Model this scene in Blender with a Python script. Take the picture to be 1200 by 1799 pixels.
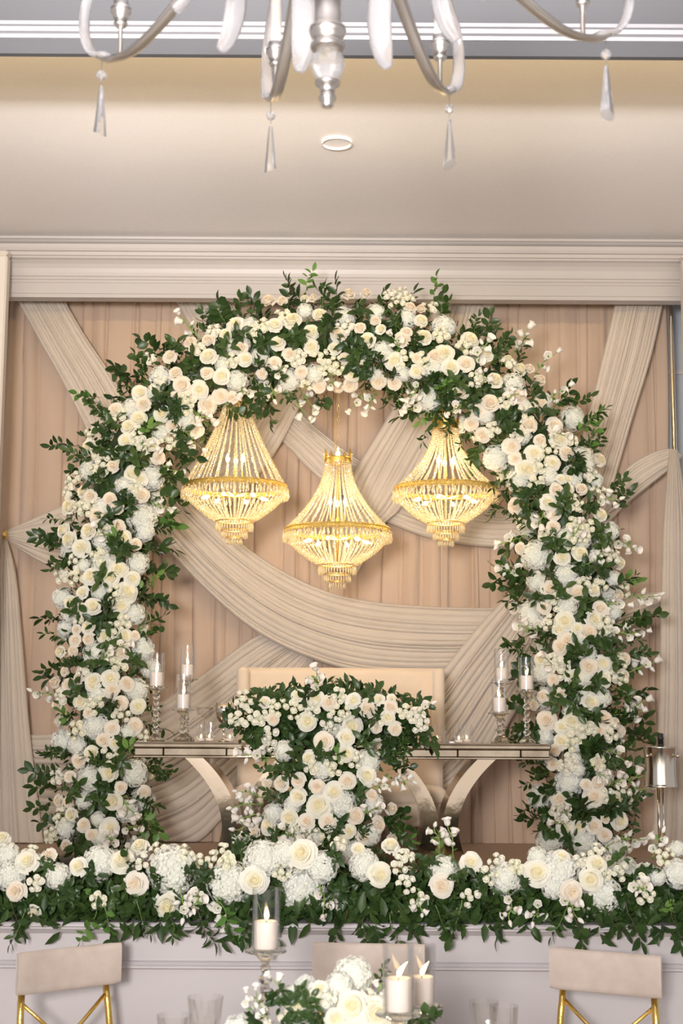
import bpy, math, random
from math import sin, cos, pi, sqrt, atan2, radians, exp, floor
from mathutils import Vector, Matrix, Quaternion, noise as mnoise

for o in list(bpy.data.objects):
    bpy.data.objects.remove(o, do_unlink=True)
scene = bpy.context.scene
COL = scene.collection

# ------------------------------------------------------------------ camera
FPX, CX, CY = 2500.0, 600.0, 899.5
PITCH, ROLL = radians(7.97), radians(0.33)
EYE = Vector((0.0, 0.0, 1.85))
FWD = Vector((0, cos(PITCH), sin(PITCH)))
_r, _u = Vector((1, 0, 0)), Vector((0, -sin(PITCH), cos(PITCH)))
RIGHT = _r * cos(ROLL) + _u * sin(ROLL)
UP = _u * cos(ROLL) - _r * sin(ROLL)
cam_data = bpy.data.cameras.new('camera')
cam = bpy.data.objects.new('camera', cam_data)
COL.objects.link(cam)
cam.matrix_world = Matrix((
    (RIGHT.x, UP.x, -FWD.x, EYE.x), (RIGHT.y, UP.y, -FWD.y, EYE.y),
    (RIGHT.z, UP.z, -FWD.z, EYE.z), (0, 0, 0, 1)))
cam_data.sensor_fit = 'VERTICAL'
cam_data.sensor_height = 36.0
cam_data.lens = 36.0 * FPX / 1799.0
cam_data.clip_end = 60
cam_data.dof.use_dof = True
cam_data.dof.focus_distance = 7.7
cam_data.dof.aperture_fstop = 5.0
scene.camera = cam

# ------------------------------------------------------------------ light
scene.view_settings.view_transform = 'Standard'
scene.view_settings.look = 'None'
scene.view_settings.gamma = 1.0
scene.view_settings.use_curve_mapping = False
scene.view_settings.exposure = 0.0
world = bpy.data.worlds.new('hall_ambient')
scene.world = world
world.use_nodes = True
world.node_tree.nodes['Background'].inputs[0].default_value = (1.0, 0.94, 0.91, 1)
world.node_tree.nodes['Background'].inputs[1].default_value = 0.50

def area_light(name, loc, target, size, power, color, size_y=None):
    d = bpy.data.lights.new(name, 'AREA')
    d.energy = power; d.color = color; d.size = size
    if size_y:
        d.shape = 'RECTANGLE'; d.size_y = size_y
    o = bpy.data.objects.new(name, d)
    o.location = loc
    o.rotation_euler = (Vector(target) - Vector(loc)).to_track_quat('-Z', 'Y').to_euler()
    COL.objects.link(o)
    return o
# the photographer's soft flash, left of and behind the camera; plus an added fill strip that brightens the ceiling
fl_ = area_light('photo_flash', (-0.8, -1.5, 2.25), (0.0, 8.0, 4.5), 0.8, 174, (1.0, 0.955, 0.92))
fl_.data.spread = radians(84)
up_ = area_light('photo_flash_raised', (-0.4, -1.5, 2.30), (0.2, 8.0, 11.0), 2.8, 1080, (1.0, 0.97, 0.97), 0.25)
up_.data.spread = radians(60)
# added fill panel behind the camera, standing in for light off the hall walls
area_light('hall_lighting', (0.0, -5.0, 2.2), (0.0, 5.0, 5.0), 14.0, 290, (1.0, 0.93, 0.87), 5.0)
# added warm fill behind the ceiling lip, yellowing the ceiling just past it
area_light('cove_strip', (0.0, 5.72, 4.74), (0.0, 6.15, 5.10), 9.0, 82, (1.0, 0.73, 0.33), 0.05)

# ------------------------------------------------------------------ pixels to places
def ray(px, py):
    return FWD + RIGHT * ((px - CX) / FPX) + UP * ((CY - py) / FPX)
def P(px, py, Y):
    d = ray(px, py)
    return EYE + d * ((Y - EYE.y) / d.y)
def mpp(Y):            # metres per photo pixel at distance Y
    return Y / FPX
STAGE = 0.94

# ------------------------------------------------------------------ materials
MATS = {}
def mat(name, color, rough=0.5, metal=0.0, trans=0.0, ior=1.45, emit=None, emit_s=0.0, spec=0.5,
        noise=None, bump=None, rand=None, sheen=0.0, translucent=0.0, alpha=None, coat=0.0):
    if name in MATS: return MATS[name]
    m = bpy.data.materials.new(name); m.use_nodes = True
    nt = m.node_tree; N = nt.nodes; L = nt.links
    b = N['Principled BSDF']
    b.inputs['Base Color'].default_value = (*color, 1)
    b.inputs['Roughness'].default_value = rough
    b.inputs['Metallic'].default_value = metal
    b.inputs['Transmission Weight'].default_value = trans
    b.inputs['IOR'].default_value = ior
    b.inputs['Specular IOR Level'].default_value = spec
    b.inputs['Sheen Weight'].default_value = sheen
    b.inputs['Coat Weight'].default_value = coat
    if emit:
        b.inputs['Emission Color'].default_value = (*emit, 1)
        b.inputs['Emission Strength'].default_value = emit_s
    src = None
    if noise:                      # (scale, colour2, detail, (stretch))
        tc = N.new('ShaderNodeTexCoord'); mp = N.new('ShaderNodeMapping')
        L.new(tc.outputs['Object'], mp.inputs['Vector'])
        if len(noise) > 3: mp.inputs['Scale'].default_value = noise[3]
        nz = N.new('ShaderNodeTexNoise'); nz.inputs['Scale'].default_value = noise[0]; nz.inputs['Detail'].default_value = noise[2]
        L.new(mp.outputs[0], nz.inputs['Vector'])
        mx = N.new('ShaderNodeMix'); mx.data_type = 'RGBA'
        mx.inputs[6].default_value = (*color, 1); mx.inputs[7].default_value = (*noise[1], 1)
        cr = N.new('ShaderNodeMapRange'); cr.inputs[1].default_value = 0.3; cr.inputs[2].default_value = 0.7
        L.new(nz.outputs[0], cr.inputs[0]); L.new(cr.outputs[0], mx.inputs[0])
        src = mx.outputs[2]
    if rand:                       # second colour reached by per-object random
        oi = N.new('ShaderNodeObjectInfo'); mx = N.new('ShaderNodeMix'); mx.data_type = 'RGBA'
        if src: L.new(src, mx.inputs[6])
        else: mx.inputs[6].default_value = (*color, 1)
        mx.inputs[7].default_value = (*rand, 1)
        L.new(oi.outputs['Random'], mx.inputs[0]); src = mx.outputs[2]
    if src: L.new(src, b.inputs['Base Color'])
    if bump:                       # (scale, strength, stretch)
        tc = N.new('ShaderNodeTexCoord'); mp = N.new('ShaderNodeMapping')
        mp.inputs['Scale'].default_value = bump[2] if len(bump) > 2 else (1, 1, 1)
        nz = N.new('ShaderNodeTexNoise'); nz.inputs['Scale'].default_value = bump[0]; nz.inputs['Detail'].default_value = 4
        bp = N.new('ShaderNodeBump'); bp.inputs['Strength'].default_value = bump[1]; bp.inputs['Distance'].default_value = 0.01
        L.new(tc.outputs['Object'], mp.inputs['Vector']); L.new(mp.outputs[0], nz.inputs['Vector'])
        L.new(nz.outputs[0], bp.inputs['Height']); L.new(bp.outputs[0], b.inputs['Normal'])
    if translucent:
        tr = N.new('ShaderNodeBsdfTranslucent'); ms = N.new('ShaderNodeMixShader'); ms.inputs[0].default_value = translucent
        if src: L.new(src, tr.inputs[0])
        else: tr.inputs[0].default_value = (*color, 1)
        L.new(b.outputs[0], ms.inputs[1]); L.new(tr.outputs[0], ms.inputs[2])
        L.new(ms.outputs[0], N['Material Output'].inputs[0])
    MATS[name] = m
    return m

def thin_glass(name, tint=(1, 1, 1), gloss=1.0, rough=0.0):
    m = bpy.data.materials.new(name); m.use_nodes = True
    nt = m.node_tree; N = nt.nodes; L = nt.links
    N.remove(N['Principled BSDF'])
    t = N.new('ShaderNodeBsdfTransparent'); t.inputs[0].default_value = (*tint, 1)
    g = N.new('ShaderNodeBsdfGlossy'); g.inputs['Roughness'].default_value = rough
    lw = N.new('ShaderNodeLayerWeight'); lw.inputs[0].default_value = 0.35
    mr = N.new('ShaderNodeMapRange'); mr.inputs[3].default_value = 0.012; mr.inputs[4].default_value = 0.75 * gloss
    mx = N.new('ShaderNodeMixShader')
    L.new(lw.outputs['Fresnel'], mr.inputs[0]); L.new(mr.outputs[0], mx.inputs[0])
    L.new(t.outputs[0], mx.inputs[1]); L.new(g.outputs[0], mx.inputs[2])
    L.new(mx.outputs[0], N['Material Output'].inputs[0])
    MATS[name] = m
    return m

def petal_mat(name, edge, core, rnd, reach=0.75):
    """petals: warmer towards the heart of the bloom (own colour of the petals)"""
    m = bpy.data.materials.new(name); m.use_nodes = True
    nt = m.node_tree; N = nt.nodes; L = nt.links; b = N['Principled BSDF']
    b.inputs['Roughness'].default_value = 0.55; b.inputs['Specular IOR Level'].default_value = 0.25
    tc = N.new('ShaderNodeTexCoord'); ln = N.new('ShaderNodeVectorMath'); ln.operation = 'LENGTH'
    sp = N.new('ShaderNodeVectorMath'); sp.operation = 'MULTIPLY'; sp.inputs[1].default_value = (1, 1, 0)
    L.new(tc.outputs['Object'], sp.inputs[0]); L.new(sp.outputs[0], ln.inputs[0])
    mr = N.new('ShaderNodeMapRange'); mr.inputs[1].default_value = 0.15; mr.inputs[2].default_value = reach
    L.new(ln.outputs['Value'], mr.inputs[0])
    oi = N.new('ShaderNodeObjectInfo'); mx0 = N.new('ShaderNodeMix'); mx0.data_type = 'RGBA'
    mx0.inputs[6].default_value = (*edge, 1); mx0.inputs[7].default_value = (*rnd, 1)
    L.new(oi.outputs['Random'], mx0.inputs[0])
    mx = N.new('ShaderNodeMix'); mx.data_type = 'RGBA'; mx.inputs[6].default_value = (*core, 1)
    L.new(mr.outputs[0], mx.inputs[0]); L.new(mx0.outputs[2], mx.inputs[7])
    L.new(mx.outputs[2], b.inputs['Base Color'])
    tr = N.new('ShaderNodeBsdfTranslucent'); ms = N.new('ShaderNodeMixShader'); ms.inputs[0].default_value = 0.32
    L.new(mx.outputs[2], tr.inputs[0]); L.new(b.outputs[0], ms.inputs[1]); L.new(tr.outputs[0], ms.inputs[2])
    L.new(ms.outputs[0], N['Material Output'].inputs[0])
    MATS[name] = m
    return m

M_WALL = mat('white_paint', (0.54, 0.505, 0.52), 0.45, noise=(3.0, (0.525, 0.49, 0.505), 3))
M_LINTEL = mat('ivory_moulding', (0.49, 0.46, 0.455), 0.4)
M_CEIL = mat('warm_ceiling_paint', (0.86, 0.82, 0.80), 0.8, noise=(60.0, (0.83, 0.79, 0.77), 4))
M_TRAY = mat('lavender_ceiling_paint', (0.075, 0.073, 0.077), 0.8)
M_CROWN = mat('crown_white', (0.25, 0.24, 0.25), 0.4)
M_BACKWALL = mat('blue_grey_wall', (0.42, 0.46, 0.52), 0.7)
M_CARPET = mat('hall_carpet', (0.68, 0.63, 0.58), 0.95, noise=(25.0, (0.62, 0.57, 0.52), 5), bump=(200, 0.5))
M_STAGEFLOOR = mat('stage_carpet', (0.50, 0.37, 0.28), 0.95, noise=(90.0, (0.44, 0.32, 0.24), 4), bump=(250, 0.4))
M_TAUPE = mat('taupe_voile', (0.56, 0.42, 0.325), 0.75, noise=(6.0, (0.52, 0.385, 0.295), 4, (1, 1, 0.15)), bump=(140, 0.15, (1, 1, 0.04)), sheen=0.2)
M_IVORY = mat('ivory_voile', (0.66, 0.58, 0.50), 0.7, noise=(4.0, (0.62, 0.54, 0.465), 3), bump=(160, 0.10), sheen=0.2, translucent=0.12)
M_POST = mat('ivory_cover', (0.68, 0.62, 0.57), 0.6)
M_VELVET = mat('cream_velvet', (0.70, 0.57, 0.44), 0.8, sheen=0.5, noise=(9.0, (0.66, 0.53, 0.41), 4))
M_VELVET2 = mat('blush_velvet', (0.56, 0.475, 0.42), 0.85, sheen=0.3, noise=(14.0, (0.48, 0.40, 0.35), 4))
M_GOLD = mat('gold_metal', (0.83, 0.57, 0.17), 0.28, 1.0, bump=(90, 0.2))
M_GOLDBAND = mat('gold_filigree', (0.80, 0.58, 0.18), 0.35, 1.0, bump=(160, 0.9))
M_SILVER = mat('silver_metal', (0.74, 0.70, 0.66), 0.28, 1.0)
M_STEEL = mat('polished_steel', (0.72, 0.66, 0.58), 0.16, 1.0)
M_MIRROR = mat('mirror_panel', (0.34, 0.29, 0.23), 0.05, 1.0, noise=(7.0, (0.20, 0.165, 0.125), 5))  # reflections of a dim hall put into the tint as dark blotches
M_MIRRORLEG = mat('champagne_mirror_leg', (0.38, 0.315, 0.245), 0.09, 1.0, bump=(6, 0.12))
M_GLASS = thin_glass('thin_clear_glass', (0.997, 0.997, 0.995), 0.4)
M_CRYSTAL = mat('cut_crystal', (0.99, 0.98, 0.96), 0.02, trans=1.0, ior=1.42, translucent=0.05)
M_PENDANT = mat('pendant_crystal', (0.97, 0.95, 0.95), 0.05, trans=0.92, ior=1.4, translucent=0.14)
M_ACRYLIC = mat('frosted_acrylic', (0.86, 0.84, 0.85), 0.18, trans=0.85, ior=1.35)
M_BEAD = mat('crystal_bead', (0.96, 0.86, 0.64), 0.06, trans=0.60, ior=1.5, spec=1.0, translucent=0.10)
M_WAX = mat('white_wax', (0.88, 0.80, 0.74), 0.5, translucent=0.25)
M_WICK = mat('wick', (0.05, 0.04, 0.03), 0.9)
M_FLAME = mat('candle_flame', (1, 0.8, 0.4), 0.5, emit=(1.0, 0.70, 0.32), emit_s=14.0)
M_BULB = mat('warm_bulb', (1, 0.9, 0.7), 0.3, emit=(1.0, 0.78, 0.42), emit_s=22.0)
M_BLACK = mat('black_foil', (0.02, 0.02, 0.02), 0.35)
M_CLOTH = mat('white_tablecloth', (0.82, 0.80, 0.79), 0.85, bump=(120, 0.15))
M_STEM = mat('green_stem', (0.16, 0.26, 0.06), 0.55)
M_TWIG = mat('brown_twig', (0.10, 0.07, 0.04), 0.7)
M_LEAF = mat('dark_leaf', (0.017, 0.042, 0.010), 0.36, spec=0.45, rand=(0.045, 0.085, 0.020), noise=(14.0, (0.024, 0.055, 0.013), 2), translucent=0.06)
M_LEAFL = mat('fresh_leaf', (0.10, 0.22, 0.045), 0.42, rand=(0.17, 0.30, 0.07), translucent=0.15)
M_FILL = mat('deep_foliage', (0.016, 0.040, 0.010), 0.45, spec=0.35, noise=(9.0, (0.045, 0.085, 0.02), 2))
M_ROSEW = petal_mat('ivory_rose_petal', (0.88, 0.86, 0.74), (0.90, 0.83, 0.58), (0.90, 0.885, 0.81))
M_ROSEB = petal_mat('blush_rose_petal', (0.885, 0.81, 0.70), (0.89, 0.77, 0.60), (0.885, 0.845, 0.755))
M_HYD = petal_mat('hydrangea_petal', (0.87, 0.88, 0.88), (0.87, 0.88, 0.80), (0.90, 0.90, 0.83), 1.1)
M_BUD = mat('spray_bud_petal', (0.87, 0.85, 0.68), 0.5, rand=(0.89, 0.86, 0.76), translucent=0.2)
M_BELL = mat('bell_petal', (0.88, 0.86, 0.80), 0.5, rand=(0.90, 0.84, 0.78), translucent=0.2)
M_SEPAL = mat('pale_green_sepal', (0.30, 0.42, 0.12), 0.5, translucent=0.1)

# ------------------------------------------------------------------ mesh builder
class MB:
    def __init__(s): s.v = []; s.f = []; s.mi = []; s.cur = 0
    def vert(s, p): s.v.append(tuple(p)); return len(s.v) - 1
    def face(s, *ids): s.f.append(tuple(ids)); s.mi.append(s.cur)
    def grid(s, rows, close_u=False, close_v=False, caps=False):
        """rows: list of lists of points"""
        n, m = len(rows), len(rows[0]); b = len(s.v)
        for r in rows: s.v.extend(tuple(p) for p in r)
        for i in range(n if close_v else n - 1):
            for j in range(m if close_u else m - 1):
                s.face(b + i*m + j, b + i*m + (j+1) % m, b + ((i+1) % n)*m + (j+1) % m, b + ((i+1) % n)*m + j)
        if caps:
            s.face(*[b + j for j in reversed(range(m))]); s.face(*[b + (n-1)*m + j for j in range(m)])
        return b
    def box(s, lo, hi, bevel=0.0):
        (x0, y0, z0), (x1, y1, z1) = lo, hi
        if bevel <= 0:
            b = len(s.v)
            s.v += [(x0,y0,z0),(x1,y0,z0),(x1,y1,z0),(x0,y1,z0),(x0,y0,z1),(x1,y0,z1),(x1,y1,z1),(x0,y1,z1)]
            for q in ((0,3,2,1),(4,5,6,7),(0,1,5,4),(1,2,6,5),(2,3,7,6),(3,0,4,7)): s.face(*[b+i for i in q])
            return
        c = bevel
        def ring(z, k):
            return [(x0+k,y0+c,z),(x0+c,y0+k,z),(x1-c,y0+k,z),(x1-k,y0+c,z),(x1-k,y1-c,z),(x1-c,y1-k,z),(x0+c,y1-k,z),(x0+k,y1-c,z)]
        s.grid([ring(z0, c), ring(z0+c, 0), ring(z1-c, 0), ring(z1, c)], close_u=True, caps=True)
    def lathe(s, prof, seg=24, center=(0,0,0), caps=True, axis=None):
        q = Vector((0,0,1)).rotation_difference(Vector(axis)) if axis else None
        rows = []
        for r, z in prof:
            row = []
            for k in range(seg):
                a = 2*pi*k/seg; p = Vector((r*cos(a), r*sin(a), z))
                if q: p = q @ p
                row.append(p + Vector(center))
            rows.append(row)
        s.grid(rows, close_u=True, caps=caps)
    def tube(s, pts, r, seg=8, caps=True, flat=None, upv=None):
        """pts: list of points, r: number or list; flat=(a,b) for an elliptical/strip section"""
        pts = [Vector(p) for p in pts]; n = len(pts); rows = []
        t0 = (pts[1]-pts[0]).normalized()
        ref = Vector(upv) if upv else (Vector((0,0,1)) if abs(t0.z) < 0.9 else Vector((1,0,0)))
        nrm = (ref - t0*ref.dot(t0)).normalized()
        for i, p in enumerate(pts):
            t = (pts[min(i+1,n-1)] - pts[max(i-1,0)]).normalized()
            nrm = (nrm - t*nrm.dot(t)).normalized(); bn = t.cross(nrm)
            ri = r[i] if isinstance(r, (list, tuple)) else r
            a, b = (flat if flat else (1, 1))
            rows.append([p + nrm*(cos(2*pi*k/seg + pi/seg)*ri*a) + bn*(sin(2*pi*k/seg + pi/seg)*ri*b) for k in range(seg)])
        s.grid(rows, close_u=True, caps=caps)
    def add(s, other, mtx):
        b = len(s.v)
        s.v += [tuple(mtx @ Vector(p)) for p in other.v]
        for f, mi in zip(other.f, other.mi): s.f.append(tuple(b+i for i in f)); s.mi.append(mi)
    def mesh(s, name, mats, smooth=True):
        me = bpy.data.meshes.new(name)
        me.from_pydata(s.v, [], s.f)
        for m in (mats if isinstance(mats, (list, tuple)) else [mats]): me.materials.append(m)
        if len(me.materials) > 1: me.polygons.foreach_set('material_index', s.mi)
        me.polygons.foreach_set('use_smooth', [smooth]*len(s.f))
        me.update()
        return me
    def build(s, name, mats, parent=None, smooth=True, auto=None):
        o = new_obj(name, s.mesh(name, mats, smooth), parent)
        if auto is not None: sharp(o.data, auto)
        return o
def sharp(me, deg):
    me.set_sharp_from_angle(angle=radians(deg))
def new_obj(name, data, parent=None):
    o = bpy.data.objects.new(name, data); COL.objects.link(o)
    if parent: o.parent = parent
    return o
def tag(o, label=None, cat=None, group=None, kind=None):
    if label: o['label'] = label
    if cat: o['category'] = cat
    if group: o['group'] = group
    if kind: o['kind'] = kind
    return o
def thing(name, label, cat, loc=(0,0,0), rz=0, group=None):
    o = new_obj(name, None); o.location = loc; o.rotation_euler = (0,0,rz); o.empty_display_size = 0.1
    return tag(o, label, cat, group)
def struct(name, mb, m, smooth=False, label=None):
    o = mb.build(name, m, None, smooth); o['kind'] = 'structure'
    if label: o['label'] = label
    return o
def copy_tree(o, parent=None):
    c = o.copy(); COL.objects.link(c); c.parent = parent
    for ch in list(o.children): copy_tree(ch, c)
    return c
def spline(pts, n):
    """Catmull-Rom through tuples of any length"""
    pts = [tuple(map(float, p)) for p in pts]; k = len(pts); out = []
    for i in range(n):
        u = i/(n-1)*(k-1); j = min(int(u), k-2); t = u - j
        p0, p1, p2, p3 = pts[max(j-1,0)], pts[j], pts[j+1], pts[min(j+2,k-1)]
        out.append(tuple(0.5*((2*b) + (-a+c)*t + (2*a-5*b+4*c-d)*t*t + (-a+3*b-3*c+d)*t**3) for a,b,c,d in zip(p0,p1,p2,p3)))
    return out
# ================================================================== the setting
def extrude_x(prof, x0, x1):
    mb = MB()
    mb.grid([[(x, y, z) for (y, z) in prof] for x in (x0, x1)])
    mb.face(*range(len(prof))); mb.face(*[len(prof) + i for i in reversed(range(len(prof)))])
    return mb
def zat(py, Y, px=600): return P(px, py, Y).z

SF = 6.30                       # stage front
mb = MB(); mb.box((-7, -7, -0.1), (7, SF + 0.3, 0.0)); struct('floor', mb, M_CARPET)
mb = MB(); mb.box((-7, SF + 0.05, 0.0), (7, 10.6, STAGE)); struct('stage_floor', mb, M_STAGEFLOOR)
mb = MB(); mb.box((-7, SF, 0.0), (7, SF + 0.05, STAGE + 0.005)); struct('wall_stage_front', mb, M_WALL)
zt = STAGE + 0.012
struct('trim_1', extrude_x([(SF+0.12, zt), (SF-0.045, zt), (SF-0.052, zt-0.006), (SF-0.052, zt-0.016), (SF-0.040, zt-0.022), (SF-0.040, zt-0.028),
        (SF-0.028, zt-0.036), (SF-0.016, zt-0.046), (SF-0.006, zt-0.052), (SF+0.02, zt-0.054)], -7, 7), M_WALL, label='white stage edge moulding')
zr = zat(1696, SF)
struct('trim_2', extrude_x([(SF+0.01, zr+0.016), (SF-0.012, zr+0.014), (SF-0.018, zr+0.008), (SF-0.016, zr+0.002), (SF-0.026, zr-0.004), (SF-0.026, zr-0.012),
        (SF-0.014, zr-0.018), (SF+0.01, zr-0.020)], -7, 7), M_WALL, label='white panel rail on the stage front')
mb = MB(); mb.box((-7, SF - 0.02, 0.0), (7, SF, 0.12)); o = struct('baseboard_stage', mb, M_WALL)

LY = 9.60                       # beam over the stage opening
zb, ztp = zat(525, LY), zat(441, LY)
H = ztp - zb
def pr(d, f): return (LY - d, zb + f * H)
prof = [(LY+0.1, zb), pr(0, 0), pr(0, 0.075), pr(0.006, 0.08), pr(0.006, 0.15), pr(0, 0.155), pr(0, 0.30), pr(0.005, 0.305), pr(0.005, 0.36), pr(0.012, 0.365),
        pr(0.012, 0.42), pr(0.02, 0.43), pr(0.022, 0.50), pr(0.030, 0.58), pr(0.045, 0.66), pr(0.066, 0.72), pr(0.085, 0.745), pr(0.085, 0.785), pr(0.098, 0.79),
        pr(0.10, 0.86), pr(0.115, 0.87), pr(0.125, 0.92), pr(0.125, 1.0), (LY+0.1, ztp)]
struct('trim_3', extrude_x(prof, -4.5, 4.5), M_LINTEL, label='wide ivory moulded beam above the drapery')
ZC = zat(424, LY)
mb = MB(); mb.box((-4.5, LY + 0.02, ztp), (4.5, LY + 0.2, ZC + 0.1)); struct('wall_above_beam', mb, M_LINTEL)
struct('trim_4', extrude_x([(LY+0.05, ZC-0.045), (LY-0.02, ZC-0.043), (LY-0.05, ZC-0.03), (LY-0.065, ZC-0.018), (LY-0.075, ZC-0.016), (LY-0.075, ZC), (LY+0.05, ZC)], -4.5, 4.5), M_LINTEL)
mb = MB(); mb.box((-7, 5.60, ZC), (7, 10.7, ZC + 0.1)); struct('ceiling', mb, M_CEIL)
CB = 5.59
zl = zat(97, CB)
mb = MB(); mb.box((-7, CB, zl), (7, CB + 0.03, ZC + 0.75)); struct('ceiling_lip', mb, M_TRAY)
z0, z1 = zat(62, CB - 0.05), zat(39, CB - 0.05)
h = z1 - z0
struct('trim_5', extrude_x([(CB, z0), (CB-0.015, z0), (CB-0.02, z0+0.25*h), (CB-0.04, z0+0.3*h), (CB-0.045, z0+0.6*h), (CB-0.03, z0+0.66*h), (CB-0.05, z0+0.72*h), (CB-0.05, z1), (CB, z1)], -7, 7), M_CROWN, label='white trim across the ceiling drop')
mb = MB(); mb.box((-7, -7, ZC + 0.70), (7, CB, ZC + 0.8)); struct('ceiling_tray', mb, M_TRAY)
BW = 10.45
mb = MB(); mb.box((-7, BW, 0), (7, BW + 0.1, ZC)); wb = struct('wall_back', mb, M_BACKWALL)
# panel moulding on the back wall, seen in the gap beside the curtain
mb = MB()
for (x0, x1, za, zc) in ((2.28, 2.95, 1.3, 2.75), (2.28, 2.95, 2.95, 4.4)):
    for lo, hi in (((x0, za), (x1, za+0.03)), ((x0, zc-0.03), (x1, zc)), ((x0, za), (x0+0.03, zc)), ((x1-0.03, za), (x1, zc))):
        mb.box((lo[0], BW-0.02, lo[1]), (hi[0], BW, hi[1]))
mb.build('panel_moulding', M_WALL, wb, smooth=False)
# round cover plate in the ceiling
d = ray(592, 249); t = (ZC - EYE.z) / d.z; c = EYE + d * t
mb = MB(); R = 0.088
mb.lathe([(R*0.90, -0.001), (R*0.92, -0.016), (R, -0.018), (R*1.03, -0.012), (R*1.04, 0.0)], 36, (c.x, c.y, ZC), caps=False)
mb.lathe([(0.001, -0.004), (R*0.9, -0.004)], 36, (c.x, c.y, ZC), caps=False)
o = mb.build('ceiling_cover_plate', M_CEIL); tag(o, 'round flush cover plate set in the smooth ceiling', 'ceiling plate')

# covered posts either side of the stage opening
for side, pxe, lab in ((-1, 18, 'tall ivory covered post beside the tied-back drape with a small gold tie'),
                       (1, 1194, 'tall ivory covered post beside the steel drape pole')):
    Y = 9.34
    x = P(pxe, 480, Y + 0.1).x; w = 0.34
    x0, x1 = (x - w, x) if side < 0 else (x, x + w)
    zt = zat(442, Y)
    r = thing('covered_post', lab, 'post', ((x0+x1)/2, Y + 0.05, STAGE), group='ivory covered posts')
    mb = MB(); hw = w/2
    mb.box((-hw, -0.05, 0), (hw, 0.05, zt - STAGE - 0.035), 0.012); mb.build('shaft', M_POST, r, smooth=False)
    mb = MB(); mb.box((-hw - 0.004, -0.054, zt - STAGE - 0.035), (hw + 0.004, 0.054, zt - STAGE), 0.014); mb.build('cap', M_POST, r, smooth=False)
    mb = MB(); mb.box((-hw - 0.01, -0.06, 0.0), (hw + 0.01, 0.06, 0.10), 0.01); mb.build('plinth', M_POST, r, smooth=False)

# steel pole of the drape stand
pt = P(1181, 640, 9.86)
r = thing('drape_pole', 'steel upright pole at the open end of the taupe curtain', 'pole', (pt.x, 9.86, STAGE))
mb = MB(); mb.lathe([(0.022, 0.0), (0.022, 2.2), (0.024, 2.2), (0.024, 2.24), (0.019, 2.24), (0.019, 3.98)], 16); mb.build('tube', M_STEEL, r, auto=30)
mb = MB(); mb.box((-0.2, -0.05, 0), (0.2, 0.2, 0.008)); mb.build('foot_plate', M_STEEL, r, smooth=False)

# ------------------------------------------------------------------ drapery
def pleat_curtain(x0, x1, z0, z1, Y, seed, wmin, wmax, depth, x_edge=None):
    rnd = random.Random(seed)
    xs = [x0]
    while xs[-1] < x1: xs.append(xs[-1] + rnd.uniform(wmin, wmax) * rnd.choice((0.45, 1, 1, 1.4)))
    cols = []
    for i in range(len(xs) - 1):
        dp = depth * rnd.uniform(0.5, 1.1); wob = rnd.uniform(0, 6)
        for f in (0.0, 0.035, 0.12, 0.32, 0.6, 0.86, 0.96):
            cols.append((xs[i] + (xs[i+1]-xs[i])*f, -dp * (sin(pi*f) ** 0.30) * (0.75 + 0.25*sin(wob + f*5)), wob))
    rows = []; nz = 26
    for j in range(nz):
        g = j/(nz-1); z = z0 + (z1-z0)*g; row = []
        for (x, dy, wob) in cols:
            xx = x + 0.012*sin(wob + z*1.1) + 0.006*sin(wob*3 + z*2.7)
            k = 0.8 + 0.35*(1-g) + 0.10*sin(z*1.7 + wob)
            if x_edge: xx = x_edge(xx, z)
            row.append((xx, Y + dy*k, z))
        rows.append(row)
    mb = MB(); mb.grid(rows); return mb
CUY = 10.20
xr = P(1168, 600, CUY).x
def edge(x, z):
    t = max(0.0, min(1.0, (4.8 - z) / 3.6)); k = max(0.0, (x - 1.2) / (xr - 1.2))
    return x - 0.06*k*t + 0.10*k*max(0, (1.9-z))
mb = pleat_curtain(P(-60, 600, CUY).x, xr, STAGE + 0.002, 4.99, CUY, 5, 0.07, 0.15, 0.065, edge)
cu = thing('backdrop_curtain', 'pleated taupe voile curtain hanging behind the flower arch', 'curtain', (0, 0, 0))
mb.build('pleated_fabric', M_TAUPE, cu)
mb = MB(); mb.tube([(-2.75, CUY + 0.02, 4.96), (xr, CUY + 0.02, 4.96)], 0.018, 10); mb.build('rod', M_STEEL, cu)

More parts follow.
